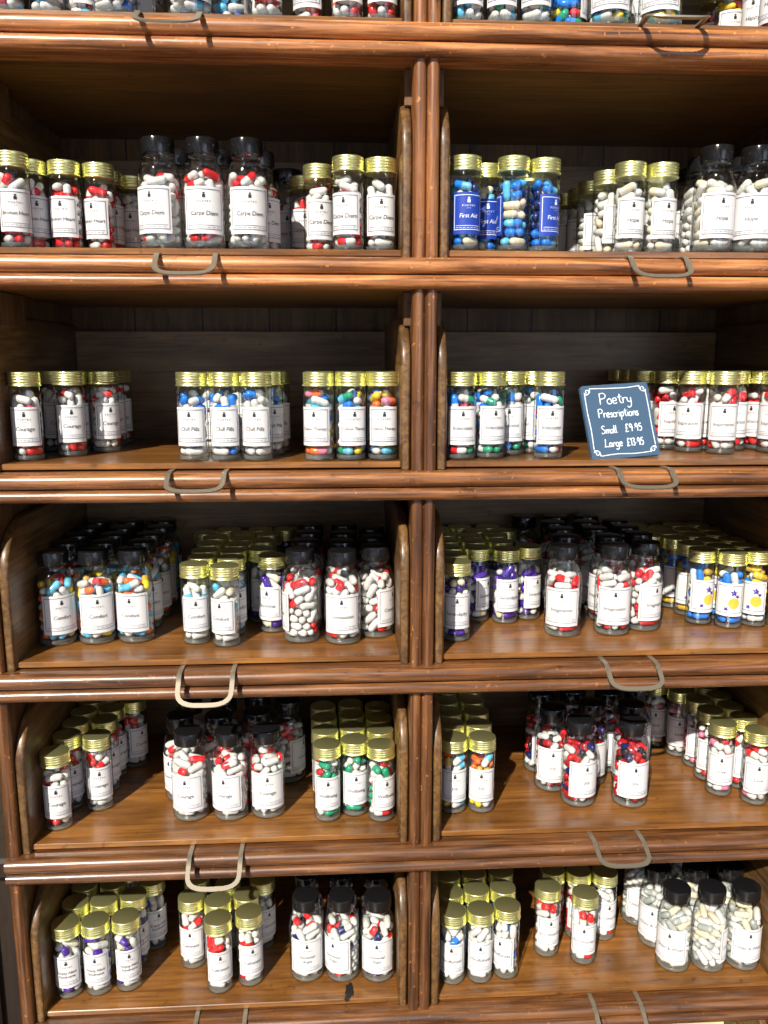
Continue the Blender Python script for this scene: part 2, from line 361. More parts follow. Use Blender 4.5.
for k in range(0, 7):
    z = -.2*k
    for bay in 'LR':
        xo, xi = (-.4155, -.0122) if bay == 'L' else (.0132, .4155)
        if bay == 'L': xi = -.0128
        dz = -.0004
        b = MB(); b.box((xo+.0092, .0135, z+.0185), (xi-.0092, .2710, z+.0245), .0007)
        dr = cput('drawer', b.mesh('drawer', FLOORW)); 
        for a, c in ((xo, xo+.0095), (xi-.0095, xi)):
            b = MB(); b.prism_round(side_profile(z, .2800), 'X', a, c, .0026); me = b.mesh('side_panel', SIDEW, 50)
            o = bpy.data.objects.new('side_panel', me); COL.objects.link(o); o.parent = dr
        b = MB(); b.box((xo+.0095, .2712, z+.0185), (xi-.0095, .2795, z+.158), .0006)
        o = bpy.data.objects.new('back_panel', b.mesh('back_panel', BACKPW)); COL.objects.link(o); o.parent = dr
        cx, p, hz = HANDLE[k, bay]
        path, nrm = strap(cx, p, hz, z, .006 if (k, bay) == (0, 'R') else 0)
        b = MB(); b.strip(path, .0046, .0016, nrm, 0, True)
        o = bpy.data.objects.new('handle', b.mesh('handle', BRASS, 40)); COL.objects.link(o); o.parent = dr
        if (k, bay) == (5, 'L'):
            rng = random.Random(3); pts = []
            for i in range(18):
                a = 2*math.pi*i/18; r = 1+.45*(rng.random()-.5)
                pts.append((-.0765+.0048*r*math.cos(a), .0265+.0115*r*math.sin(a)))
            b = MB(); b.prism(pts, 'Z', z+.02455, z+.0249); b.prism([(x*.55-.0375, y*.45+.003) for x, y in pts], 'Z', z+.02455, z+.0248)
            o = bpy.data.objects.new('burn_mark', b.mesh('burn_mark', plain('charred_wood', (.008, .006, .005), .5))); COL.objects.link(o); o.parent = dr
            o['label'] = 'black burn mark'

# dark chest standing against the wall on the cabinet's left
ch = empty('wooden_chest', (-.75, .25, FZ)); tag(ch, 'dark wooden chest at the left edge beside the tall cabinet', 'chest')
def chp(name, b, m):
    o = bpy.data.objects.new(name, b.mesh(name, m)); COL.objects.link(o); o.parent = ch
    for v in o.data.vertices: v.co -= Vector((-.75, .25, FZ))
b = MB(); b.box((-1.05, .10, FZ+.05), (-.445, .41, -.86), .002); chp('body', b, DARKW)
b = MB(); b.box((-1.07, .08, -.86), (-.440, .415, -.835), .004); chp('top_board', b, DARKW)
for x in (-.90, -.62):
    b = MB(); b.box((x-.13, .090, FZ+.12), (x+.13, .0998, -.92), .003); chp('door', b, DARKW)
for x in (-1.03, -.485):
    for y in (.12, .39):
        b = MB(); b.box((x-.018, y-.018, FZ), (x+.018, y+.018, FZ+.05), .002); chp('foot', b, DARKW)

# pale card box low down, on the tray below the last rail seen
bx = empty('card_box', (.36, .12, -1.1755)); tag(bx, 'pale green card box in the tray at the very bottom right', 'box')
b = MB(); b.box((-.038, -.045, 0), (.026, .045, .092), .0008); put('box_body', b.mesh('box_body', PALEBOX), bx)
b = MB(); b.box((-.0388, -.0458, .070), (.0268, .0458, .0945), .0008); put('box_lid', b.mesh('box_lid', PALEBOX), bx)

# ------------------------------------------------------------------ jar and bottle parts
FL = .0247                                   # drawer floor height above each rail line
KIND = {'s': dict(R=.0149, H=.0865, lab=(.0152, .0530), arc=124, n='pill_jar', cat='jar', lid='gold-lidded'),
        'L': dict(R=.0198, H=.1000, lab=(.0135, .0555), arc=116, n='pill_bottle', cat='bottle', lid='black-capped')}
def glass_s():
    b = MB()
    b.lathe([(0, .0012), (.0105, .0006), (.0118, 0), (.0138, .0006), (.0149, .0028), (.0149, .0655), (.0143, .0685), (.0136, .0700), (.0136, .0745)], 32)
    b.lathe([(0, .0009), (.0112, .0009), (.0136, .0014), (.0146, .0030), (.0146, .0058), (.0136, .0052), (.0100, .0046), (0, .0052)], 28, mi=1)
    return b.mesh('glass_body', [GLASS, BASEGLASS], 50)
def glass_L():
    b = MB()
    pr = [(0, .0016), (.0130, .0007), (.0150, 0), (.0178, .0006), (.0194, .0030), (.0198, .0060), (.0198, .0560)]
    for i in range(1, 9):
        t = i/8; pr.append((.0198-.0070*(t**1.6)*(1.0), .0560+.0225*math.sin(t*math.pi/2)**1.0))
    pr += [(.0126, .0790), (.0124, .0812), (.0139, .0822), (.0139, .0836), (.0126, .0842), (.0126, .0880)]
    b.lathe(pr, 36)
    b.lathe([(0, .0011), (.0150, .0009), (.0178, .0012), (.0192, .0032), (.0194, .0072), (.0184, .0062), (.0130, .0052), (0, .0060)], 30, mi=1)
    return b.mesh('glass_body', [GLASS, BASEGLASS], 50)
def lid_s():
    pr = [(0, .0845), (.0142, .0845), (.0149, .0842), (.0152, .0836), (.0150, .0826)]
    for z in (.0806, .0780, .0754): pr += [(.0147, z+.0012), (.0153, z+.0004), (.0153, z-.0002), (.0147, z-.0010)]
    pr += [(.0147, .0728), (.0157, .0722), (.0157, .0712), (.0150, .0708), (.0137, .0708)]
    b = MB(); b.lathe(pr[::-1], 32); return b.mesh('screw_lid', GOLD, 60)
def lid_L():
    b = MB(); b.lathe([(.0130, .0846), (.0151, .0846), (.0154, .0850), (.0154, .0970), (.0147, .0983), (.0138, .0985), (0, .0985)], 84, rib=(.0849, .0971, .0004))
    return b.mesh('screw_cap', BLACK, 40)
GL = {'s': glass_s(), 'L': glass_L()}; LID = {'s': lid_s(), 'L': lid_L()}
for k, thr, up in (('s', .060, .0020), ('L', .050, .0015)):
    for me in (GL[k], LID[k]):
        for v in me.vertices:
            if v.co.z > thr: v.co.z += up
def arcpt(R, x, z): return (R*math.sin(x/R), -R*math.cos(x/R), z)
def paper(kind, m, name='paper_label'):
    k = KIND[kind]; R = k['R']; hw = math.radians(k['arc']/2); z0, z1 = k['lab']; n = 16; vs = []; fs = []
    for rr in (R+.00012, R+.00025):
        for i in range(n+1):
            a = -hw+2*hw*i/n
            for z in (z0, z1): vs.append((rr*math.sin(a), -rr*math.cos(a), z))
    o = 2*(n+1)
    for i in range(n):
        fs += [(2*i, 2*i+2, 2*i+3, 2*i+1), (o+2*i, o+2*i+1, o+2*i+3, o+2*i+2), (2*i, o+2*i, o+2*i+2, 2*i+2), (2*i+1, 2*i+3, o+2*i+3, o+2*i+1)]
    fs += [(0, 1, o+1, o), (2*n, o+2*n, o+2*n+1, 2*n+1)]
    b = MB(); b.add(vs, fs); return b.mesh(name, m, 40)
_tc = {}
def text_tris(s, size, shear=0., spacing=1.):
    key = (s, size, shear, spacing)
    if key not in _tc:
        c = bpy.data.curves.new('t', 'FONT'); c.body = s; c.size = size; c.shear = shear; c.space_character = spacing
        c.align_x = 'CENTER'; c.align_y = 'CENTER'; c.resolution_u = 2
        o = bpy.data.objects.new('t', c); COL.objects.link(o)
        dg = bpy.context.evaluated_depsgraph_get(); me = bpy.data.meshes.new_from_object(o.evaluated_get(dg))
        _tc[key] = ([tuple(v.co[:2]) for v in me.vertices], [tuple(p.vertices) for p in me.polygons])
        bpy.data.objects.remove(o); bpy.data.curves.remove(c); bpy.data.meshes.remove(me)
    return _tc[key]
def printed(kind, text, mats, flower=False):
    """frame, little bottle mark, shop line and the written name, curved round the glass"""
    k = KIND[kind]; R = k['R']+.00055; z0, z1 = k['lab']; hw = math.radians(k['arc']/2)*R-.0022; b = MB()
    za, zb = z0+.0038, z1-.0024; w = .00058
    def rect(xa, xb, ya, yb, mi):
        n = max(1, int((xb-xa)/.0018)); vs = []; fs = []
        for i in range(n+1):
            x = xa+(xb-xa)*i/n; vs += [arcpt(R, x, ya), arcpt(R, x, yb)]
        for i in range(n): fs.append((2*i, 2*i+2, 2*i+3, 2*i+1))
        b.add(vs, fs, mi)
    rect(-hw, hw, za, za+w, 1); rect(-hw, hw, zb-w, zb, 1)
    rect(-hw, -hw+w, za, zb, 1); rect(hw-w, hw, za, zb, 1)
    h = zb-za
    if flower:
        def fan(cx, cz, r, n, mi, star=None, rot=0.):
            vs = [arcpt(R+.00005, cx, cz)]
            for i in range(n):
                a = 2*math.pi*i/n+rot; q = r*(star if (star and i % 2) else 1); vs.append(arcpt(R+.00005, cx+q*math.cos(a), cz+q*math.sin(a)))
            b.add(vs, [(0, 1+i, 1+(i+1) % n) for i in range(n)], mi)
        cx, cz = .0052, za+h*.36
        for i in range(9):
            a = math.radians(62+i*17); c, s_ = math.cos(a), math.sin(a); L2 = .021
            for t in range(4):
                p0 = .007+t*.0032; p1 = p0+.0030; q = []
                for p, d in ((p0, -.0003), (p1, -.0003), (p1, .0003), (p0, .0003)):
                    X, Z = cx+c*p-s_*d, cz+s_*p+c*d; q.append((X, Z))
                if all(-hw+.001 < X < hw-.001 and za+.001 < Z < zb-.001 for X, Z in q):
                    b.add([arcpt(R, X, Z) for X, Z in q], [(0, 1, 2, 3)], 3)
        fan(cx, cz, .0062, 22, 2)
        fan(.0048, zb-.0085, .0046, 10, 4, .45, .3); fan(.0088, zb-.0125, .0030, 10, 4, .4, .9); fan(-.0028, za+.0045, .0030, 10, 4, .45)
        return b.mesh('label_artwork', mats, None)
    # bottle mark
    cz = zb-h*.155
    rect(-.0015, .0015, cz-.0022, cz+.0007, 0); rect(-.0008, .0008, cz+.0007, cz+.0013, 0); rect(-.0011, .0011, cz+.0015, cz+.0026, 0)
    def txt(s, size, zc, sh, sp, mi, maxw):
        v, f = text_tris(s, size, sh, sp)
        if not v: return
        ww = max(x for x, y in v)-min(x for x, y in v); q = min(1, maxw/ww)
        b.add([arcpt(R, x*q, zc+y*q) for x, y in v], f, mi)
    txt('POETRY', .0027, zb-h*.31, 0, 1.5, 0, .0125)
    rect(-.0022, .0022, zb-h*.385, zb-h*.385+.0002, 1)
    ln = text.split('|')
    for i, s in enumerate(ln):
        txt(s, .0056 if len(ln) == 1 else .0047, zb-h*(.60 if len(ln) == 1 else .53+.15*i), .12, .95, 0, 2*hw-.0030)
    rect(-hw+.002, hw-.002, za+.0036, za+.0040, 1); txt('take one as needed', .0017, za+.0020, 0, 1, 1, 2*hw-.005) if False else None
    for i in range(7): rect(-hw+.002+i*(2*hw-.004)/7, -hw+.002+(i+.7)*(2*hw-.004)/7, za+.0018, za+.0022, 1)
    return b.mesh('label_print', mats, None)
PAP = {(k, c): paper(k, m) for k in 'sL' for c, m in (('w', PAPER), ('b', BLUEPAPER))}
_pm = {}
def get_print(kind, text, style):
    key = (kind, text, style)
    if key not in _pm:
        if style == 'b': ms = [WHITEINK, WHITEINK]
        elif style == 'f': ms = [INK, GREYINK, YELINK, PALEINK, PURINK]
        else: ms = [INK, GREYINK]
        _pm[key] = printed(kind, text, ms, style == 'f')
    return _pm[key]

# ------------------------------------------------------------------ capsules
PACK = {"s":[[[88,-33,76,61,71,76],[29,-89,76,-74,-57,76],[7,-6,108,-88,33,76],[74,-56,153,78,51,155],[-6,-93,164,1,9,199],[11,92,179,-20,91,75],[-82,-45,158,-70,62,170],[48,-80,235,92,18,233],[-93,1,243,-32,-88,247],[-5,1,280,91,21,324],[-58,73,249,49,80,263],[1,-3,378,7,-93,319],[-74,-56,326,-78,52,326],[21,-91,440,90,-22,394],[-9,93,337,74,57,397],[-90,25,407,-53,-77,409],[-31,88,425,-2,-8,466],[50,78,476,91,-22,484],[-70,-62,490,27,-89,530],[-4,-7,554,-22,91,512],[-91,17,489,-92,16,597],[-69,-62,579,28,-89,619],[34,2,635,-18,91,602],[86,-34,567,61,70,559]],
 [[-19,93,76,4,-13,76],[-30,-88,168,26,-89,75],[63,69,76,86,-37,76],[-65,-68,76,-86,38,76],[-14,4,154,78,-53,155],[-7,93,157,86,37,156],[-26,-89,308,33,-87,218],[-80,-48,261,-89,-28,156],[57,75,238,-9,-11,235],[-87,34,261,-76,53,155],[93,-9,223,66,-65,311],[83,45,314,-9,-12,315],[-27,89,268,22,90,364],[-46,-81,395,-93,-8,331],[36,-86,383,30,-88,491],[-66,65,364,1,-9,404],[-85,39,502,-18,91,435],[69,62,425,7,11,497],[-50,-78,492,-93,-2,429],[88,-29,479,91,-18,372],[-5,-77,572,-92,-14,564],[-70,61,588,9,93,521],[86,35,530,40,84,614],[73,-58,554,92,11,635]],
 [[56,75,76,90,-27,76],[37,-86,76,-69,-64,76],[-93,11,76,-22,92,76],[12,-11,119,-61,52,167],[11,93,149,91,22,158],[-90,-28,155,-4,-94,156],[69,-62,145,87,-33,248],[-70,-61,235,-82,45,246],[81,47,238,-17,92,226],[-42,84,306,64,68,317],[-3,8,270,15,-93,235],[-65,-67,317,40,-84,332],[-92,17,325,9,-1,360],[77,-53,420,93,-7,324],[10,93,391,-83,42,411],[79,49,395,93,3,492],[39,-73,503,-2,6,443],[36,86,469,72,59,567],[7,-93,410,-85,-38,396],[32,30,634,-50,79,583],[14,-92,595,91,-21,570],[2,5,544,-50,79,484],[-64,-67,590,-49,-79,483],[-92,-10,473,-93,9,579]],
 [[54,-77,76,-54,-77,76],[39,85,76,94,-8,76],[-40,85,76,-94,-8,76],[86,-37,151,-6,-93,158],[82,44,159,-14,92,152],[-82,-44,153,7,1,113],[-78,51,188,10,-7,212],[-3,-93,239,-89,-29,233],[-93,-9,365,-83,43,271],[-11,93,234,84,41,240],[84,-41,233,41,-84,322],[4,14,291,-47,-74,325],[93,4,313,39,85,359],[-30,88,313,-70,61,409],[0,13,381,4,-94,396],[64,-67,458,-35,-86,496],[-71,-60,426,-88,29,483],[84,-41,382,75,55,432],[-41,-10,555,12,8,463],[70,-62,543,-28,-89,580],[4,-41,642,-93,6,632],[93,0,495,42,83,540],[3,93,432,-44,82,529],[-30,63,607,59,4,593]]],"L":[[[66,125,86,40,20,86],[124,-69,86,39,-136,86],[-34,55,86,-139,29,86],[-27,-25,86,-132,-52,86],[-63,126,185,-19,31,160],[22,-66,133,69,22,175],[-124,68,168,-136,-39,166],[108,90,149,141,10,85],[33,137,167,-39,136,85],[-73,-121,85,2,-141,161],[79,-117,165,138,-27,168],[138,28,227,78,118,229],[82,-115,247,-24,-139,241],[15,37,234,-11,141,247],[-129,58,321,-139,-21,248],[-9,-49,212,-93,-107,176],[-69,8,220,-93,106,258],[67,-36,237,140,-17,314],[-105,-95,258,-12,-56,296],[125,66,307,41,135,310],[-40,136,326,-34,31,301],[-4,-141,323,50,-132,417],[-131,-54,329,-65,-125,376],[-140,17,393,-43,-20,364],[88,-110,328,134,-44,400],[137,36,387,71,122,390],[-17,-46,442,-122,-71,431],[50,132,487,-21,139,406],[75,1,433,7,67,381],[34,-55,379,48,24,308],[124,68,575,113,84,469],[-26,-139,446,-92,-107,527],[-95,104,379,-45,36,446],[-141,-9,483,-47,-36,529],[103,-96,467,141,1,494],[-33,-137,579,38,-136,497],[34,-51,510,22,54,490],[-40,135,509,-122,71,482],[47,33,575,26,139,565],[141,-12,576,94,-105,549],[-139,28,570,-36,54,547],[-131,-53,576,-62,-98,645],[5,-62,586,68,-7,655],[-50,-8,618,-3,86,642],[43,-134,617,123,-69,647],[70,122,639,134,40,667],[-52,131,590,-123,69,642]],
 [[-135,43,86,-65,126,86],[35,-138,86,-24,-48,86],[43,-7,86,103,-97,86],[-77,0,126,1,62,86],[-136,-37,86,-70,-123,86],[141,-9,86,106,93,86],[127,-62,156,73,31,151],[-30,138,168,38,136,85],[12,-32,156,69,-123,156],[-101,-67,165,-19,-137,159],[2,62,173,-66,-12,214],[15,140,237,89,110,164],[24,-32,238,19,-140,231],[-68,124,238,-135,41,258],[-141,1,184,-101,99,165],[-27,139,311,-115,81,334],[-61,-127,239,-133,-47,248],[43,50,243,141,11,221],[-12,-141,316,-39,-40,289],[54,131,308,130,55,300],[-141,4,330,-103,-97,327],[139,-26,299,103,-97,226],[35,60,354,-38,41,277],[97,102,388,141,5,375],[43,-21,321,67,-124,299],[-10,-69,380,-66,22,360],[24,139,383,-79,117,406],[33,-137,384,120,-74,384],[-19,51,425,54,-27,412],[6,-141,466,-79,-117,402],[60,128,456,7,141,550],[-130,54,411,-130,-54,410],[-36,37,512,-58,-47,449],[27,-55,497,48,51,497],[137,-33,453,121,73,465],[-128,59,493,-49,132,484],[128,-60,546,83,-114,465],[139,21,541,43,23,589],[-137,-32,492,-140,16,589],[-121,-73,591,-91,-108,493],[-37,-48,550,44,-58,621],[99,101,539,54,130,633],[72,-121,575,-29,-138,540],[-58,19,598,-70,122,568],[126,-64,628,134,43,638],[39,-135,651,-62,-126,615],[-111,-7,668,-100,99,652]],
 [[-84,-113,86,-1,-45,86],[45,23,86,142,-24,86],[-129,57,86,-51,132,86],[29,138,86,118,77,86],[6,65,139,-66,5,85],[105,-95,86,7,-141,86],[-133,-47,86,-140,21,169],[82,115,171,139,25,157],[129,-57,159,52,-131,174],[-139,-25,241,-110,-88,158],[45,-26,151,48,56,221],[-34,-32,173,-27,-139,159],[-105,94,166,-8,141,166],[42,135,241,-65,125,253],[-131,55,251,-33,43,206],[127,-33,239,26,-68,226],[-57,-27,253,-47,-134,239],[-113,85,327,-24,36,291],[114,-83,305,28,-138,271],[133,49,241,83,115,311],[-75,120,391,8,141,326],[-1,-68,309,64,17,291],[-39,-135,321,6,-141,419],[-141,8,332,-108,-91,304],[71,-122,371,43,-18,381],[141,5,310,132,-50,403],[-134,-45,427,-128,60,404],[127,62,371,53,131,410],[-93,-107,388,-37,-18,364],[36,42,452,20,-63,471],[-60,-20,461,-61,-128,463],[29,66,346,-47,51,422],[139,21,443,90,109,482],[1,141,472,-99,100,471],[137,-34,503,83,-114,453],[138,-31,598,46,-15,543],[95,-104,558,11,-141,501],[135,39,538,93,106,611],[37,19,622,138,31,659],[-121,-73,517,-138,32,493],[43,68,535,-60,41,514],[-92,107,553,10,141,554],[-57,-129,545,-33,-25,558],[-135,40,575,-125,-65,599],[-56,42,599,16,114,637],[-67,-124,627,-31,-23,641],[7,-141,595,63,-60,639]]]}
def capsule(b, p, q, r, ca, cb, seg, rings, shell=.0003):
    p, q = Vector(p), Vector(q); d = (q-p); L = d.length; d.normalize(); u = d.orthogonal().normalized(); v = d.cross(u)
    prof = []; m = L*.05
    for i in range(rings+1): a = math.pi/2*i/rings; prof.append((-r*math.cos(a), r*math.sin(a), 0))
    prof[0] = (-r, 0, 0)
    prof += [(L*.52, r, 0), (L*.52, r-shell, 1)] if shell else [(L*.52, r, 0)]
    r2 = r-shell
    for i in range(rings+1): a = math.pi/2*i/rings; prof.append((L+r2*math.sin(a), r2*math.cos(a), 1))
    vs = []; idx = []
    for t, rr, c in prof:
        if rr < 1e-6: idx.append([len(vs)]); vs.append(p+d*t)
        else:
            idx.append(list(range(len(vs), len(vs)+seg)))
            for j in range(seg):
                a = 2*math.pi*j/seg; vs.append(p+d*t+(u*math.cos(a)+v*math.sin(a))*rr)
    for i in range(len(prof)-1):
        A, B = idx[i], idx[i+1]; mi = ca if prof[i+1][2] == 0 and prof[i][2] == 0 else cb; fs = []
        for j in range(seg):
            k = (j+1) % seg
            if len(A) == 1: fs.append((A[0], B[k], B[j]))
            elif len(B) == 1: fs.append((A[j], A[k], B[0]))
            else: fs.append((A[j], A[k], B[k], B[j]))
        o = 0; b.f += [tuple(x+b._o for x in f) for f in fs]; b.mi += [mi]*len(fs)
    return vs
def add_capsule(b, p, q, r, ca, cb, seg, rings, shell=.0003):
    b._o = len(b.v); vs = capsule(b, p, q, r, ca, cb, seg, rings, shell); b.v += [tuple(x) for x in vs]

# cluster: (name on the label, capsule colour pairs, label style, contents in words, place words)
W2 = ('white', 'white')
RW = [('red', 'white')]*5+[W2]*10+[('red', 'red')]
CL = {
 'calm': ('I\'m|Calm', [('red', 'white'), ('sky', 'white'), W2], 'w', 'red and blue pills', 'far-left group'),
 'calm2': ('I\'m|Calm', [('sky', 'white'), W2, ('blue', 'white')], 'w', 'pale blue pills', 'middle group'),
 'dark0': ('Calm', [('navy', 'white'), ('grey', 'grey')], 'w', 'dark pills', 'behind middle group'),
 'calm3': ('Love', [('orange', 'red'), ('red', 'white'), W2, ('orange', 'white')], 'w', 'red-orange pills', 'right group'),
 'grounded': ('Grounded', [('sky', 'white'), ('green', 'white'), ('blue', 'white'), W2], 'w', 'teal-white pills', 'far-left group'),
 'happy': ('Happy Pills', [('yellow', 'green'), ('blue', 'green'), ('yellow', 'yellow'), ('sky', 'white')], 'w', 'yellow-blue pills', 'middle group'),
 'happy2': ('Happy Pills', [('yellow', 'red'), ('blue', 'green'), ('yellow', 'white'), ('blue', 'blue')], 'w', 'multicoloured pills', 'middle group'),
 'mixed0': ('Happy', [('blue', 'red'), ('red', 'white'), ('green', 'yellow'), ('yellow', 'yellow')], 'w', 'multicoloured pills', 'right group'),
 'heart': ('Broken Heart', [('red', 'red'), ('red', 'white'), W2, W2], 'w', 'red-white pills', 'far-left group'),
 'diem': ('Carpe Diem', RW, 'w', 'red-white pills', 'middle group'),
 'diems': ('Carpe Diem', RW, 'w', 'red-white pills', 'right group'),
 'blue': ('First Aid', [('blue', 'sky'), ('navy', 'blue'), ('sky', 'sky'), ('cream', 'cream'), ('blue', 'navy')], 'b', 'blue-cream pills', 'blue-label group'),
 'hopes': ('Hope', [W2, ('cream', 'white')], 'w', 'white pills', 'middle group'),
 'hopeL': ('Hope', [W2, ('cream', 'white')], 'w', 'white pills', 'right group'),
 'courage2': ('Courage', RW, 'w', 'red-white pills', 'far-left group'),
 'chill': ('Chill Pills', [('blue', 'white'), W2, ('blue', 'white'), W2], 'w', 'blue-white pills', 'middle group'),
 'colour': ('Colour Therapy', [('yellow', 'yellow'), ('blue', 'white'), ('orange', 'pink'), ('sky', 'green'), ('red', 'white'), W2], 'w', 'multicoloured pills', 'right group'),
 'indec': ('Indecision', [('blue', 'white'), ('red', 'white'), ('green', 'white'), W2, ('blue', 'blue')], 'w', 'blue-red-green pills', 'far-left group'),
 'insp': ('Inspiration', [('red', 'red'), ('red', 'white'), W2], 'w', 'red-white pills', 'right group'),
 'comfortL': ('Comfort', [('orange', 'white'), ('sky', 'white'), ('yellow', 'gold'), W2, ('orange', 'red'), ('sky', 'sky')], 'w', 'orange-blue-white pills', 'far-left group'),
 'comforts': ('Comfort', [W2, W2, ('cream', 'white'), ('sky', 'white')], 'w', 'white pills', 'middle group'),
 'insoms': ('Insomnia', [('purple', 'white'), W2, W2, ('purple', 'purple'), ('cream', 'white')], 'w', 'purple-white pills', 'middle group'),
 'compas': ('Compassion', RW, 'w', 'red-white pills', 'right group'),
 'seren': ('Serendipity', [('purple', 'white'), ('purple', 'purple'), W2, ('cream', 'white')], 'w', 'purple-white pills', 'far-left group'),
 'imag': ('Imagination', [W2, W2, ('red', 'white'), W2, ('red', 'red')], 'w', 'white-red pills', 'middle group'),
 'sun': ('', [('yellow', 'gold'), ('blue', 'blue'), W2, ('yellow', 'white')], 'f', 'yellow-blue pills', 'right group'),
 'courage4': ('Courage', RW, 'w', 'red-white pills', 'far-left group'),
 'courage4L': ('Courage', RW, 'w', 'red-white pills', 'middle group'),
 'wellb': ('Wellbeing', [W2, ('green', 'green'), ('red', 'white'), W2, ('green', 'white')], 'w', 'white-green-red pills', 'right group'),
 'joys': ('Joy', [('orange', 'orange'), ('gold', 'yellow'), ('sky', 'white'), ('gold', 'white')], 'w', 'orange-gold pills', 'far-left group'),
 'joyL': ('Joy', [('crimson', 'red'), ('crimson', 'black'), W2, ('crimson', 'white'), ('crimson', 'crimson'), W2, ('navy', 'crimson')], 'w', 'red-navy-white pills', 'middle group'),
 'loves': ('Love', [('red', 'white'), W2, ('pink', 'white')], 'w', 'red-white pills', 'right group'),
 'nest': ('Empty Nest|Syndrome', [('purple', 'white'), W2, W2, ('purple', 'purple'), ('cream', 'white')], 'w', 'purple-white pills', 'far-left group'),
 'calm5': ('Calmness', RW, 'w', 'red-white pills', 'middle group'),
 'angst': ('Existential|Angst', [W2, W2, W2, W2, ('red', 'white'), ('red', 'white'), ('navy', 'white')], 'w', 'white-red pills', 'right group'),
 'mind': ('Mindfulness', [('blue', 'white'), W2, W2], 'w', 'blue-white pills', 'far-left group'),
 'eco': ('Eco Worrier', [('red', 'white'), W2], 'w', 'red-white pills', 'middle group'),
 'older': ('Older & Wiser', [W2, ('cream', 'cream'), ('grey', 'white'), ('grey', 'grey')], 'w', 'grey-white pills', 'right group'),
 'last': ('Love', [('red', 'white'), W2], 'w', 'pills', 'corner group'),
}
SHELF = ['top shelf', 'second shelf', 'third shelf', 'fourth shelf', 'fifth shelf', 'sixth shelf', 'lowest shelf']
ORD = ['', 'second', 'third', 'fourth', 'fifth', 'sixth', 'seventh', 'eighth', 'ninth', 'tenth', 'eleventh', 'twelfth']
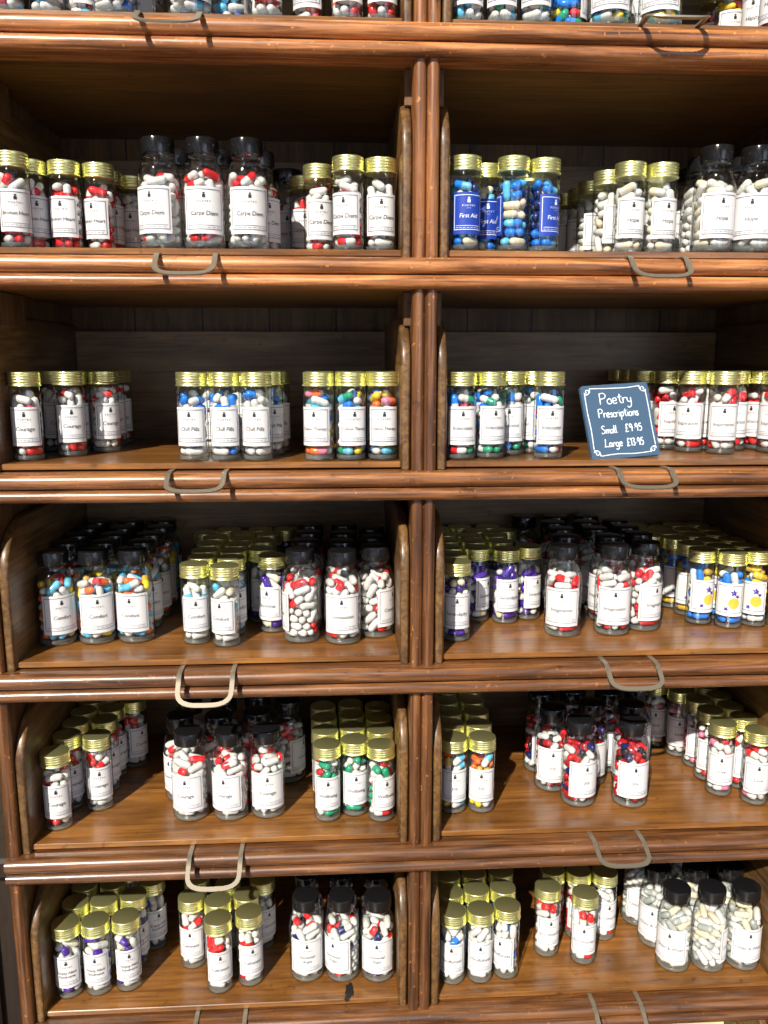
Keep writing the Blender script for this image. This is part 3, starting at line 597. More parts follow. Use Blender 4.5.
JARS = [
 (0,'L','calm','s',-0.3743,0.0336,26),
 (0,'L','calm','s',-0.3434,0.0406,48),
 (0,'L','calm','s',-0.3391,0.075,17),
 (0,'L','calm','s',-0.3139,0.0522,49),
 (0,'L','calm2','L',-0.2807,0.0374,1),
 (0,'L','calm2','L',-0.2131,0.0363,18),
 (0,'L','calm2','L',-0.1805,0.061,106),
 (0,'L','dark0','L',-0.2665,0.1,-18),
 (0,'L','calm3','s',-0.1443,0.034,4),
 (0,'L','calm3','s',-0.1059,0.05,-13),
 (0,'L','calm3','s',-0.0711,0.034,6),
 (0,'L','calm3','s',-0.0394,0.034,4),
 (0,'R','grounded','s',0.0402,0.034,-5),
 (0,'R','grounded','s',0.0719,0.0343,-11),
 (0,'R','grounded','s',0.1036,0.0328,-13),
 (0,'R','happy','L',0.1745,0.0377,-17),
 (0,'R','happy','L',0.2217,0.0363,-20),
 (0,'R','happy2','L',0.1381,0.0564,85),
 (0,'R','happy2','L',0.2202,0.095,-11),
 (0,'R','mixed0','s',0.3281,0.1611,-32),
 (0,'R','mixed0','s',0.3307,0.1295,-3),
 (0,'R','mixed0','s',0.3622,0.17,-48),
 (0,'R','mixed0','s',0.3416,0.09,-44),
 (0,'R','mixed0','s',0.3426,0.055,-45),
 (1,'L','heart','s',-0.3839,0.04,23),
 (1,'L','heart','s',-0.378,0.0711,33),
 (1,'L','heart','s',-0.3463,0.0724,-5),
 (1,'L','heart','s',-0.3163,0.0825,-19),
 (1,'L','heart','s',-0.3165,0.1142,44),
 (1,'L','heart','s',-0.2978,0.1398,2),
 (1,'L','diem','L',-0.2483,0.0363,-17),
 (1,'L','diem','L',-0.2074,0.0363,8),
 (1,'L','diem','L',-0.1665,0.0363,12),
 (1,'L','diem','L',-0.2408,0.083,36),
 (1,'L','diem','L',-0.1999,0.0829,11),
 (1,'L','diem','L',-0.1591,0.0852,33),
 (1,'L','diem','L',-0.1354,0.16,1),
 (1,'L','diems','s',-0.1001,0.0753,12),
 (1,'L','diems','s',-0.0711,0.0386,-19),
 (1,'L','diems','s',-0.04,0.045,1),
 (1,'L','diems','s',-0.1169,0.1288,6),
 (1,'L','diems','s',-0.0844,0.1174,11),
 (1,'R','blue','s',0.0402,0.0317,6),
 (1,'R','blue','s',0.0665,0.0639,-3),
 (1,'R','blue','s',0.0866,0.0319,-112),
 (1,'R','blue','s',0.118,0.0381,35),
 (1,'R','blue','s',0.1139,0.0787,-43),
 (1,'R','hopes','s',0.2055,0.0477,-1),
 (1,'R','hopes','s',0.2384,0.0501,9),
 (1,'R','hopes','s',0.1961,0.0855,31),
 (1,'R','hopes','s',0.1942,0.1365,18),
 (1,'R','hopes','s',0.1934,0.1734,-21),
 (1,'R','hopes','s',0.1862,0.2043,5),
 (1,'R','hopes','s',0.2378,0.1606,15),
 (1,'R','hopes','s',0.2566,0.1179,-30),
 (1,'R','hopeL','L',0.2859,0.0363,1),
 (1,'R','hopeL','L',0.3268,0.0363,-32),
 (1,'R','hopeL','L',0.2926,0.082,10),
 (1,'R','hopeL','L',0.3336,0.082,5),
 (1,'R','hopeL','L',0.3018,0.13,-45),
 (2,'L','courage2','s',-0.3897,0.0457,9),
 (2,'L','courage2','s',-0.3585,0.0812,21),
 (2,'L','courage2','s',-0.3898,0.1315,29),
 (2,'L','courage2','s',-0.3334,0.1181,37),
 (2,'L','courage2','s',-0.3479,0.1483,30),
 (2,'L','courage2','s',-0.3422,0.1795,29),
 (2,'L','courage2','s',-0.3421,0.2112,22),
 (2,'L','courage2','s',-0.3772,0.1606,25),
 (2,'L','courage2','s',-0.3735,0.205,30),
 (2,'L','courage2','s',-0.3646,0.1123,48),
 (2,'L','courage2','s',-0.3658,0.24,27),
 (2,'L','chill','s',-0.226,0.036,-5),
 (2,'L','chill','s',-0.1943,0.0341,4),
 (2,'L','chill','s',-0.1627,0.0322,-5),
 (2,'L','chill','s',-0.1544,0.0743,27),
 (2,'L','chill','s',-0.1491,0.1055,15),
 (2,'L','chill','s',-0.2153,0.11,-17),
 (2,'L','chill','s',-0.1835,0.11,6),
 (2,'L','chill','s',-0.2225,0.145,8),
 (2,'L','chill','s',-0.1885,0.145,6),
 (2,'L','chill','s',-0.1552,0.142,36),
 (2,'L','colour','s',-0.1021,0.0317,-17),
 (2,'L','colour','s',-0.0704,0.0317,14),
 (2,'L','colour','s',-0.0387,0.0317,4),
 (2,'L','colour','s',-0.1021,0.085,-9),
 (2,'L','colour','s',-0.0704,0.085,-20),
 (2,'L','colour','s',-0.0387,0.085,-1),
 (2,'R','indec','s',0.0402,0.0323,-1),
 (2,'R','indec','s',0.0709,0.0401,11),
 (2,'R','indec','s',0.0971,0.0671,-15),
 (2,'R','indec','s',0.1297,0.0356,0),
 (2,'R','indec','s',0.1242,0.0836,-62),
 (2,'R','indec','s',0.046,0.1,2),
 (2,'R','indec','s',0.0761,0.11,21),
 (2,'R','indec','s',0.1065,0.12,-6),
 (2,'R','indec','s',0.0512,0.135,-25),
 (2,'R','insp','s',0.2962,0.0828,-31),
 (2,'R','insp','s',0.3234,0.0642,-18),
 (2,'R','insp','s',0.3829,0.1037,-57),
 (2,'R','insp','s',0.3833,0.072,-36),
 (2,'R','insp','s',0.2822,0.1141,12),
 (2,'R','insp','s',0.2668,0.1419,-13),
 (2,'R','insp','s',0.2747,0.1726,10),
 (2,'R','insp','s',0.2735,0.205,-20),
 (2,'R','insp','s',0.272,0.24,-7),
 (2,'R','insp','s',0.3079,0.1327,-25),
 (2,'R','insp','s',0.3202,0.1034,-44),
 (2,'R','insp','s',0.3516,0.0991,-13),
 (2,'R','insp','s',0.3395,0.1306,-6),
 (2,'R','insp','s',0.3711,0.1331,-48),
 (3,'L','comfortL','L',-0.3852,0.076,34),
 (3,'L','comfortL','L',-0.3444,0.0793,20),
 (3,'L','comfortL','L',-0.3036,0.0815,-4),
 (3,'L','comfortL','L',-0.3852,0.123,15),
 (3,'L','comfortL','L',-0.3443,0.123,6),
 (3,'L','comfortL','L',-0.3034,0.1233,42),
 (3,'L','comfortL','L',-0.3852,0.1639,-6),
 (3,'L','comfortL','L',-0.3443,0.1639,-4),
 (3,'L','comfortL','L',-0.3016,0.1641,41),
 (3,'L','comfortL','L',-0.3852,0.2048,49),
 (3,'L','comfortL','L',-0.3443,0.2048,41),
 (3,'L','comfortL','L',-0.2995,0.205,4),
 (3,'L','comfortL','L',-0.3852,0.2457,33),
 (3,'L','comfortL','L',-0.3443,0.2457,-18),
 (3,'L','comfortL','L',-0.3034,0.2457,41),
 (3,'L','comforts','s',-0.2368,0.0686,10),
 (3,'L','comforts','s',-0.2037,0.0589,-18),
 (3,'L','comforts','s',-0.2337,0.1001,12),
 (3,'L','comforts','s',-0.2011,0.0948,42),
 (3,'L','comforts','s',-0.2351,0.1328,32),
 (3,'L','comforts','s',-0.2028,0.1286,-8),
 (3,'L','comforts','s',-0.2352,0.1674,0),
 (3,'L','comforts','s',-0.2018,0.1627,-4),
 (3,'L','comforts','s',-0.2338,0.2036,42),
 (3,'L','comforts','s',-0.2007,0.1944,2),
 (3,'L','comforts','s',-0.249,0.2314,9),
 (3,'L','comforts','s',-0.2032,0.226,39),
 (3,'L','comforts','s',-0.2235,0.2503,36),
 (3,'L','comforts','s',-0.1829,0.2503,-2),
 (3,'L','insoms','s',-0.1576,0.1032,-21),
 (3,'L','insoms','s',-0.1724,0.1377,16),
 (3,'L','insoms','s',-0.1726,0.1797,-8),
 (3,'L','insoms','s',-0.1698,0.2191,26),
 (3,'L','insoms','s',-0.1513,0.2481,-24),
 (3,'L','compas','L',-0.1248,0.0706,-97),
 (3,'L','compas','L',-0.0801,0.0632,-3),
 (3,'L','compas','L',-0.0433,0.0828,61),
 (3,'L','compas','L',-0.1208,0.1154,-5),
 (3,'L','compas','L',-0.0802,0.1103,26),
 (3,'L','compas','L',-0.0433,0.1322,27),
 (3,'L','compas','L',-0.1185,0.1621,-17),
 (3,'L','compas','L',-0.0779,0.1568,-30),
 (3,'L','compas','L',-0.1175,0.2074,22),
 (3,'L','compas','L',-0.0766,0.2067,8),
 (3,'L','compas','L',-0.0433,0.1829,-21),
 (3,'R','seren','s',0.0428,0.0623,-5),
 (3,'R','seren','s',0.0756,0.1278,51),
 (3,'R','seren','s',0.1078,0.1199,10),
 (3,'R','seren','s',0.1368,0.1327,35),
 (3,'R','seren','s',0.0441,0.0972,-8),
 (3,'R','seren','s',0.0443,0.1327,-38),
 (3,'R','seren','s',0.0457,0.1687,6),
 (3,'R','seren','s',0.048,0.2059,-6),
 (3,'R','seren','s',0.043,0.2403,7),
 (3,'R','seren','s',0.0771,0.1639,-38),
 (3,'R','seren','s',0.078,0.1956,1),
 (3,'R','seren','s',0.0913,0.2243,-19),
 (3,'R','seren','s',0.0731,0.2503,-9),
 (3,'R','seren','s',0.1086,0.1606,-19),
 (3,'R','seren','s',0.11,0.1974,-23),
 (3,'R','seren','s',0.1272,0.224,-2),
 (3,'R','seren','s',0.1095,0.2503,-6),
 (3,'R','imag','L',0.1625,0.0733,-19),
 (3,'R','imag','L',0.2189,0.075,-10),
 (3,'R','imag','L',0.258,0.0881,26),
 (3,'R','imag','L',0.1768,0.125,-8),
 (3,'R','imag','L',0.2269,0.122,-49),
 (3,'R','imag','L',0.2663,0.1329,-40),
 (3,'R','imag','L',0.1836,0.1658,-46),
 (3,'R','imag','L',0.2245,0.1656,-26),
 (3,'R','imag','L',0.2651,0.1738,-21),
 (3,'R','imag','L',0.1843,0.2067,-42),
 (3,'R','imag','L',0.2252,0.2065,-5),
 (3,'R','imag','L',0.2652,0.2147,-20),
 (3,'R','imag','L',0.1564,0.2457,-13),
 (3,'R','imag','L',0.1973,0.2457,-8),
 (3,'R','imag','L',0.2382,0.2454,13),
 (3,'R','sun','s',0.3309,0.1043,-3),
 (3,'R','sun','s',0.3585,0.088,-27),
 (3,'R','sun','s',0.3898,0.0928,-39),
 (3,'R','sun','s',0.3584,0.12,-44),
 (3,'R','sun','s',0.3307,0.1363,-18),
 (3,'R','sun','s',0.3258,0.1676,-9),
 (3,'R','sun','s',0.3584,0.1517,-54),
 (3,'R','sun','s',0.3898,0.1245,-52),
 (3,'R','sun','s',0.2997,0.1856,-8),
 (3,'R','sun','s',0.3274,0.201,-35),
 (3,'R','sun','s',0.3013,0.2189,-3),
 (3,'R','sun','s',0.3535,0.183,-23),
 (3,'R','sun','s',0.3898,0.1562,-35),
 (3,'R','sun','s',0.3581,0.2503,-6),
 (3,'R','sun','s',0.3898,0.2503,-47),
 (3,'R','sun','s',0.3058,0.2503,-36),
 (3,'R','sun','s',0.3583,0.2148,-38),
 (3,'R','sun','s',0.332,0.2324,-28),
 (3,'R','sun','s',0.2741,0.2503,10),
 (3,'R','sun','s',0.3848,0.1875,-4),
 (3,'R','sun','s',0.3898,0.2188,-3),
 (4,'L','courage4','s',-0.3898,0.0504,13),
 (4,'L','courage4','s',-0.3559,0.0881,17),
 (4,'L','courage4','s',-0.3898,0.0915,41),
 (4,'L','courage4','s',-0.3898,0.1236,28),
 (4,'L','courage4','s',-0.3588,0.1302,47),
 (4,'L','courage4','s',-0.3898,0.1553,-17),
 (4,'L','courage4','s',-0.3588,0.1619,50),
 (4,'L','courage4','s',-0.3898,0.187,17),
 (4,'L','courage4','s',-0.3397,0.1872,49),
 (4,'L','courage4','s',-0.3782,0.2165,1),
 (4,'L','courage4L','L',-0.2503,0.0646,-7),
 (4,'L','courage4L','L',-0.2063,0.0634,-14),
 (4,'L','courage4L','L',-0.1655,0.0661,5),
 (4,'L','courage4L','L',-0.2669,0.1063,-36),
 (4,'L','courage4L','L',-0.2228,0.1053,9),
 (4,'L','courage4L','L',-0.18,0.1116,34),
 (4,'L','courage4L','L',-0.2633,0.1471,1),
 (4,'L','courage4L','L',-0.2224,0.1462,12),
 (4,'L','courage4L','L',-0.1837,0.1595,30),
 (4,'L','courage4L','L',-0.1464,0.1428,67),
 (4,'L','wellb','s',-0.0989,0.0516,5),
 (4,'L','wellb','s',-0.0685,0.061,6),
 (4,'L','wellb','s',-0.0397,0.0477,23),
 (4,'L','wellb','s',-0.1012,0.0862,-10),
 (4,'L','wellb','s',-0.0698,0.0927,16),
 (4,'L','wellb','s',-0.0387,0.0839,4),
 (4,'L','wellb','s',-0.1028,0.1197,3),
 (4,'L','wellb','s',-0.0704,0.1263,8),
 (4,'L','wellb','s',-0.0387,0.116,-4),
 (4,'L','wellb','s',-0.1045,0.1528,-26),
 (4,'L','wellb','s',-0.0711,0.1583,27),
 (4,'L','wellb','s',-0.0387,0.1489,30),
 (4,'R','joys','s',0.0422,0.0601,-1),
 (4,'R','joys','s',0.0739,0.0596,-10),
 (4,'R','joys','s',0.0438,0.0936,15),
 (4,'R','joys','s',0.0755,0.0926,-20),
 (4,'R','joys','s',0.0464,0.1266,1),
 (4,'R','joys','s',0.0782,0.1277,9),
 (4,'R','joys','s',0.0465,0.1604,-38),
 (4,'R','joys','s',0.0782,0.161,11),
 (4,'R','joys','s',0.049,0.192,-37),
 (4,'R','joys','s',0.0806,0.1936,21),
 (4,'R','joyL','L',0.1653,0.1048,-9),
 (4,'R','joyL','L',0.1877,0.0693,11),
 (4,'R','joyL','L',0.2461,0.0644,-3),
 (4,'R','joyL','L',0.2141,0.1151,-6),
 (4,'R','joyL','L',0.2602,0.1079,-39),
 (4,'R','joyL','L',0.162,0.1493,18),
 (4,'R','joyL','L',0.2438,0.1472,-38),
 (4,'R','joyL','L',0.2026,0.1544,-14),
 (4,'R','joyL','L',0.2491,0.1936,5),
 (4,'R','joyL','L',0.2836,0.1564,13),
 (4,'R','loves','s',0.3583,0.0795,-20),
 (4,'R','loves','s',0.3898,0.0578,-15),
 (4,'R','loves','s',0.3591,0.1142,-12),
 (4,'R','loves','s',0.3898,0.0939,6),
 (4,'R','loves','s',0.3588,0.1473,-7),
 (4,'R','loves','s',0.3887,0.1256,-13),
 (4,'R','loves','s',0.3487,0.1774,-17),
 (4,'R','loves','s',0.3876,0.1889,-2),
 (4,'R','loves','s',0.3613,0.2065,-24),
 (4,'R','loves','s',0.3898,0.2205,-33),
 (4,'R','loves','s',0.3296,0.2061,-19),
 (4,'R','loves','s',0.3898,0.1573,-9),
 (4,'R','loves','s',0.3289,0.2378,-15),
 (5,'L','nest','s',-0.3898,0.0439,9),
 (5,'L','nest','s',-0.3582,0.0463,4),
 (5,'L','nest','s',-0.3261,0.051,20),
 (5,'L','nest','s',-0.3898,0.0796,11),
 (5,'L','nest','s',-0.3582,0.0816,47),
 (5,'L','nest','s',-0.3265,0.0893,50),
 (5,'L','nest','s',-0.3884,0.1115,38),
 (5,'L','nest','s',-0.3558,0.1132,8),
 (5,'L','nest','s',-0.3112,0.117,36),
 (5,'L','nest','s',-0.3469,0.1436,36),
 (5,'L','calm5','s',-0.2225,0.042,13),
 (5,'L','calm5','s',-0.1891,0.0509,18),
 (5,'L','calm5','s',-0.2586,0.0824,-3),
 (5,'L','calm5','s',-0.2269,0.0735,-21),
 (5,'L','calm5','s',-0.1949,0.0821,37),
 (5,'L','calm5','s',-0.1796,0.1111,36),
 (5,'L','calm5','s',-0.2192,0.1047,22),
 (5,'L','calm5','s',-0.2577,0.1166,-1),
 (5,'L','angst','L',-0.1249,0.058,3),
 (5,'L','angst','L',-0.0841,0.0557,-32),
 (5,'L','angst','L',-0.0433,0.053,-6),
 (5,'L','angst','L',-0.125,0.0989,13),
 (5,'L','angst','L',-0.0841,0.0966,20),
 (5,'L','angst','L',-0.0433,0.094,6),
 (5,'R','mind','s',0.0414,0.0401,-12),
 (5,'R','mind','s',0.0731,0.0407,-7),
 (5,'R','mind','s',0.1044,0.0454,-39),
 (5,'R','mind','s',0.0429,0.0734,19),
 (5,'R','mind','s',0.0743,0.0774,-16),
 (5,'R','mind','s',0.106,0.0781,-25),
 (5,'R','mind','s',0.0443,0.1052,-17),
 (5,'R','mind','s',0.0765,0.109,-25),
 (5,'R','mind','s',0.1097,0.1096,-14),
 (5,'R','eco','s',0.1598,0.0781,6),
 (5,'R','eco','s',0.2003,0.0629,-15),
 (5,'R','eco','s',0.1736,0.1098,-42),
 (5,'R','eco','s',0.205,0.106,0),
 (5,'R','eco','s',0.2365,0.1021,10),
 (5,'R','older','L',0.3034,0.0486,-37),
 (5,'R','older','L',0.3443,0.0466,73),
 (5,'R','older','L',0.3852,0.0465,-4),
 (5,'R','older','L',0.2966,0.0889,-32),
 (5,'R','older','L',0.3429,0.089,0),
 (5,'R','older','L',0.3852,0.0874,-19),
 (5,'R','older','L',0.2895,0.1292,-2),
 (5,'R','older','L',0.3387,0.1297,8),
 (6,'R','last','s',0.3898,0.0434,-18),
 (6,'R','last','s',0.3898,0.0751,-58),
]
# front / behind order inside each cluster, for the descriptions
groups = {}
for i, j in enumerate(JARS): groups.setdefault((j[0], j[1], j[2]), []).append(i)
POS = {}
for key, ids in groups.items():
    rad = KIND[JARS[ids[0]][3]]['R']
    front = [i for i in ids if not any(JARS[o][5] < JARS[i][5]-.012 and abs(JARS[o][4]-JARS[i][4]) < rad*1.15 for o in ids)]
    front.sort(key=lambda i: JARS[i][4]); n = len(front)
    names = ['leftmost'] + [ORD[k]+'-from-left' for k in range(1, n)]
    if n > 1: names[-1] = 'rightmost'
    if n == 3: names[1] = 'centre'
    if n == 1: names = ['']
    for a, i in zip(names, front): POS[i] = ('front '+a).strip()
    cols = {i: [] for i in front}
    for i in ids:
        if i not in POS: cols[min(front, key=lambda f: abs(JARS[f][4]-JARS[i][4]))].append(i)
    for a, f in zip(names, front):
        for r, i in enumerate(sorted(cols[f], key=lambda i: JARS[i][5])):
            POS[i] = (ORD[r+1]+' behind '+(a if a else 'front')) if r+1 < len(ORD) else 'far back'
def jar_words(i):
    r, bay, cl, k = JARS[i][:4]
    return '%s, %s %s bay, %s, %s' % (KIND[k]['n'].split('_')[1] if 0 else '', SHELF[r], 'left' if bay == 'L' else 'right', CL[cl][4], POS[i])
camv = Vector(CAM_LOC)
def blocked(i, z):
    """is the sight line from the camera to this jar's axis at height z crossed by another jar"""
    r, bay, cl, k, X, Y, rz = JARS[i]
    p = Vector((X, Y)); c = camv.xy; d = p-c; L = d.length; d.normalize()
    for o, J in enumerate(JARS):
        if o == i or J[0] != r: continue
        w = Vector((J[4], J[5]))-c; t = w.dot(d)
        if t < L-.012 and abs(w.cross(d)) < KIND[J[3]]['R']*.85:
            zz = camv.z+(z-camv.z)*t/L
            if zz < -.2*r+FL+KIND[J[3]]['H']: return True
    return False
cand = []; allcaps = []
for i, (r, bay, cl, k, X, Y, rz) in enumerate(JARS):
    K_ = KIND[k]; z = -.2*r+FL; text, pal, style, words, place = CL[cl]
    rng = random.Random(i*7+1)
    j = empty(K_['n'], (X, Y, z), math.radians(rz))
    bayw = 'left bay' if bay == 'L' else 'right bay'
    tag(j, '%s %s of %s, %s %s, %s, %s' % (K_['lid'], K_['cat'], words, SHELF[r], bayw, place, POS[i]), K_['cat'],
        '%s %ss of %s on the %s of the %s' % (K_['lid'], K_['cat'], words, SHELF[r], bayw))
    put('glass_body', GL[k], j)
    li = put('screw_lid' if k == 's' else 'screw_cap', LID[k], j); li.rotation_euler = (0, 0, rng.random()*6.28)
    pl = put('paper_label', PAP[k, 'b' if style == 'b' else 'w'], j)
    put('label_artwork' if style == 'f' else 'label_print', get_print(k, text, style), pl)
    vis = not blocked(i, z+.062); vis_lo = not blocked(i, z+.010)
    tpl = PACK[k][rng.randrange(len(PACK[k]))]; rot = rng.random()*2*math.pi; c, s = math.cos(rot), math.sin(rot)
    lr = math.radians(rz); labn = Vector((math.sin(lr), -math.cos(lr)))
    tocam = (camv.xy-Vector((X, Y))).normalized()
    for a0, a1, a2, b0, b1, b2 in tpl:
        P = Vector(((a0*c-a1*s)*1e-4, (a0*s+a1*c)*1e-4, a2*1e-4+.0019)); Q = Vector(((b0*c-b1*s)*1e-4, (b0*s+b1*c)*1e-4, b2*1e-4+.0019))
        m = (P+Q)/2; col = pal[rng.randrange(len(pal))]
        if rng.random() < .5: P, Q = Q, P
        o = Vector((X, Y, z)); sc = 0
        if m.xy.dot(tocam) > .002 and Q.z < .072 and r < 6:
            beh = m.xy.normalized().dot(labn) > math.cos(math.radians(K_['arc']/2+4)) and K_['lab'][0]+.001 < m.z < K_['lab'][1]-.001
            ok = (vis if m.z > .03 else vis_lo) and not beh
            if ok: sc = 1/((o-camv).length)+m.xy.dot(tocam)*20+(.5 if m.z > .04 else 0)-(2 if r == 0 and m.z > .03 else 0)
        allcaps.append((sc, i, o+P, o+Q, col))
order = sorted(range(len(allcaps)), key=lambda n: -allcaps[n][0])
solo = set(); per = {}
for n in order:
    if allcaps[n][0] <= 0 or len(solo) >= 300: break
    jn = allcaps[n][1]
    if per.get(jn, 0) >= 7: continue
    per[jn] = per.get(jn, 0)+1; solo.add(n)
RC = .0040
bulk = MB(); _cm = {}
for n, (sc, i, P, Q, col) in enumerate(allcaps):
    if n in solo:
        L = (Q-P).length; key = (col, round(L, 4))
        if key not in _cm:
            b = MB(); add_capsule(b, (-L/2, 0, 0), (L/2, 0, 0), RC, 0, 1, 16, 5, .00025)
            _cm[key] = b.mesh('capsule', [PILLM[col[0]], PILLM[col[1]]], 50)
        o = put('capsule', _cm[key], None, (P+Q)/2); o.rotation_mode = 'QUATERNION'
        o.rotation_quaternion = (Q-P).to_track_quat('X', 'Z')
        r, bay, cl, k = JARS[i][:4]; bayw = 'left bay' if bay == 'L' else 'right bay'
        cw = col[0] if col[0] == col[1] else col[0]+'-'+col[1]
        cw = cw.replace('sky', 'pale-blue')
        tag(o, '%s capsule in %s %s, %s %s, %s, %s' % (cw, K_W[k] if 0 else KIND[k]['lid'], KIND[k]['cat'], SHELF[r], bayw, CL[cl][4], POS[i]),
            'capsule', 'capsules in the %s %s, %s %s, %s, %s' % (KIND[k]['lid'], KIND[k]['cat'], SHELF[r], bayw, CL[cl][4], POS[i]))
    else:
        add_capsule(bulk, P, Q, RC, PILLK.index(col[0]), PILLK.index(col[1]), 8, 2, 0)
o = put('capsule_filling', bulk.mesh('capsule_filling', [PILLM[k] for k in PILLK], 60))
tag(o, 'hundreds of mixed coloured capsules filling the rest of the jars and bottles', 'capsules', None, 'stuff')

# ------------------------------------------------------------------ the chalkboard sign
SW, SH, ST = .0755, .0785, .004
sg = empty('chalkboard_sign', (.2105, .030, -.4+FL+.0003)); 
tag(sg, 'small slate chalkboard with handwritten prices leaning among the pill jars', 'sign')
sg.rotation_euler = (Matrix.Rotation(math.radians(8), 3, 'Z')@Matrix.Rotation(math.radians(-21), 3, 'X')@Matrix.Rotation(math.radians(-3.4), 3, 'Y')).to_euler()
b = MB(); pts = []
for cx, cz, a0 in ((SW/2-.0035, .0012, -90), (SW/2-.0035, SH-.0035, 0), (-SW/2+.0035, SH-.0035, 90), (-SW/2+.0035, .0012, 180)):
    rr = .0035 if cz > .01 else .0012
    for i in range(6): a = math.radians(a0+90*i/5); pts.append((cx+(.0035-rr)*(1 if cx > 0 else -1)+rr*math.cos(a), cz+rr*math.sin(a)))
b.prism(pts, 'Y', 0, ST); put('slate_board', b.mesh('slate_board', SLATE, 40), sg)
ch_ = MB()
def stroke(pl, w=.00075, y=-.00025):
    P = [Vector((p[0], y, p[1])) for p in pl]
    if len(P) > 2:                       # smooth
        Q = []
        for i in range(len(P)-1):
            p0, p1, p2, p3 = P[max(i-1, 0)], P[i], P[i+1], P[min(i+2, len(P)-1)]
            for t in (0, .25, .5, .75): Q.append(.5*((2*p1)+(p2-p0)*t+(2*p0-5*p1+4*p2-p3)*t*t+(3*p1-p0-3*p2+p3)*t**3))
        Q.append(P[-1]); P = Q
    ch_.strip(P, w, .0004, (0, 1, 0))
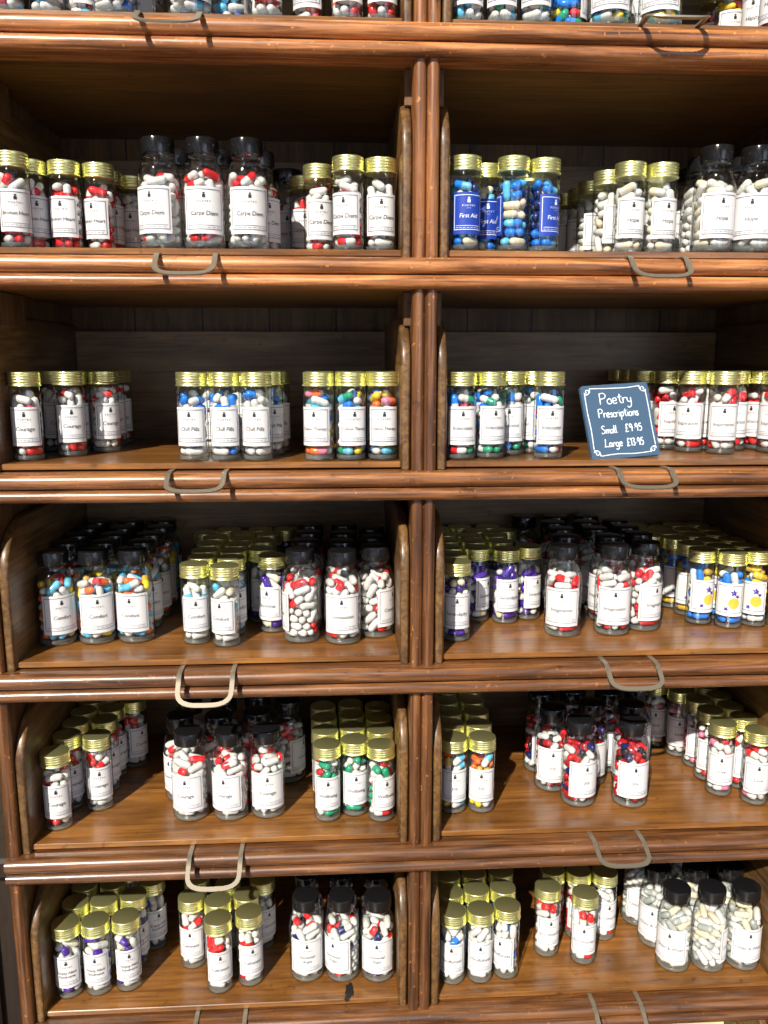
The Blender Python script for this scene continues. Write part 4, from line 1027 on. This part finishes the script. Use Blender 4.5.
GLY = {
 'P': (.62, [[(0, 0), (.02, 1)], [(0, .95), (.35, 1), (.55, .8), (.4, .55), (.03, .48)]]),
 'S': (.60, [[(.5, .9), (.3, 1), (.08, .85), (.2, .6), (.45, .4), (.4, .1), (.1, 0), (0, .15)]]),
 'L': (.60, [[(.15, 1), (.08, .3), (0, .02), (.25, .05), (.5, 0)]]),
 'o': (.50, [[(.22, .5), (.02, .3), (.1, .02), (.35, .05), (.38, .35), (.22, .5)]]),
 'e': (.48, [[(.03, .25), (.35, .3), (.3, .5), (.1, .48), (.0, .2), (.15, 0), (.4, .08)]]),
 't': (.42, [[(.2, .85), (.17, .2), (.35, 0)], [(0, .58), (.38, .62)]]),
 'r': (.40, [[(.02, .5), (.05, 0)], [(.05, .3), (.18, .48), (.34, .48)]]),
 'y': (.48, [[(.02, .5), (.08, .15), (.3, .12), (.38, .5)], [(.38, .5), (.34, -.2), (.12, -.42), (-.02, -.3)]]),
 's': (.38, [[(.3, .45), (.1, .48), (.06, .32), (.28, .18), (.22, 0), (0, .04)]]),
 'c': (.38, [[(.34, .42), (.12, .48), (0, .22), (.12, 0), (.34, .06)]]),
 'i': (.20, [[(.06, .48), (.08, 0)], [(.07, .68), (.08, .72)]]),
 'p': (.46, [[(.04, .5), (.04, -.4)], [(.04, .42), (.28, .5), (.38, .25), (.24, .02), (.05, .06)]]),
 'n': (.46, [[(.02, .5), (.04, 0)], [(.04, .3), (.2, .5), (.34, .4), (.36, 0)]]),
 'm': (.66, [[(.02, .5), (.04, 0)], [(.04, .3), (.16, .5), (.28, .38), (.3, 0)], [(.3, .3), (.42, .5), (.54, .38), (.56, 0)]]),
 'a': (.48, [[(.34, .45), (.1, .48), (0, .2), (.12, 0), (.3, .12), (.34, .45), (.36, .1), (.44, 0)]]),
 'l': (.26, [[(.08, 1), (.04, .2), (.18, 0)]]),
 'g': (.48, [[(.34, .45), (.1, .48), (0, .22), (.12, 0), (.34, .12)], [(.34, .48), (.36, -.2), (.14, -.42), (-.02, -.28)]]),
 '£': (.70, [[(.5, .85), (.35, 1), (.18, .85), (.2, .3), (.0, 0), (.5, .03)], [(.02, .45), (.4, .48)]]),
 '9': (.60, [[(.38, .8), (.15, 1), (.0, .75), (.15, .52), (.38, .7), (.36, .3), (.3, 0)]]),
 '5': (.58, [[(.4, .97), (.08, .95), (.05, .58), (.32, .58), (.36, .2), (.15, 0), (0, .08)]]),
 '1': (.32, [[(0, .75), (.12, 1), (.12, 0)]]),
 '3': (.56, [[(.02, .9), (.25, 1), (.32, .75), (.12, .55), (.36, .35), (.25, 0), (0, .1)]]),
 '.': (.30, [[(.10, .38), (.18, .42)]]),
}
def write(s, x, z, h, sx=1.0, slope=0.0):
    for c in s:
        if c == ' ': x += h*.4*sx; continue
        w, sts = GLY[c]
        for st in sts: stroke([(x+px*h*sx, z+pz*h+slope*(x+px*h)) for px, pz in st], .00085)
        x += w*h*sx
write('Poetry', -.0185, .0575, .0118, 1.05)
write('Prescriptions', -.0225, .0435, .0092, .92)
write('Small', -.0225, .0265, .0082, .95); write('£9.95', .0040, .0270, .0080, .88)
write('Large', -.0215, .0125, .0082, 1.0); write('£13.95', .0030, .0120, .0078, .82)
e = .0035; x1 = SW/2-e; zt = SH-e
stroke([(-x1+.006, zt), (-.012, zt-.0006), (.012, zt-.0012), (x1-.006, zt)]); stroke([(-x1+.007, e), (-.01, e+.001), (.01, e), (x1-.007, e+.0008)])
stroke([(-x1, .011), (-x1+.0006, .03), (-x1-.0002, .05), (-x1, zt-.006)]); stroke([(x1, .011), (x1-.0004, .03), (x1, .05), (x1-.0003, zt-.006)])
for sx, sz, cz in ((-1, 1, zt), (1, 1, zt), (-1, -1, e), (1, -1, e)):
    cx = sx*x1; pl = []
    for i in range(15):
        t = i/14; a = math.radians(0+430*t); rad = .0062*(1-.78*t)
        pl.append((cx-sx*rad*math.cos(a)*1.0-sx*0, cz-sz*rad*math.sin(a)*1.0))
    pl = [(cx-sx*.0002, cz-sz*.0062)]+[(cx-sx*(.0030+.0030*math.cos(math.radians(a))*f), cz-sz*(.0030+.0030*math.sin(math.radians(a))*f)) for a, f in ((160, 1.1), (110, .9), (60, .9), (20, .8), (-30, .7), (-90, .6), (-150, .5), (-200, .4), (-260, .3))]+[]
    stroke(pl, .0007)
    stroke([(cx-sx*.0062, cz), (cx-sx*.0060, cz-sz*.0035), (cx-sx*.0035, cz-sz*.0060), (cx, cz-sz*.0062)], .0007)
put('chalk_writing', ch_.mesh('chalk_writing', CHALK), sg)
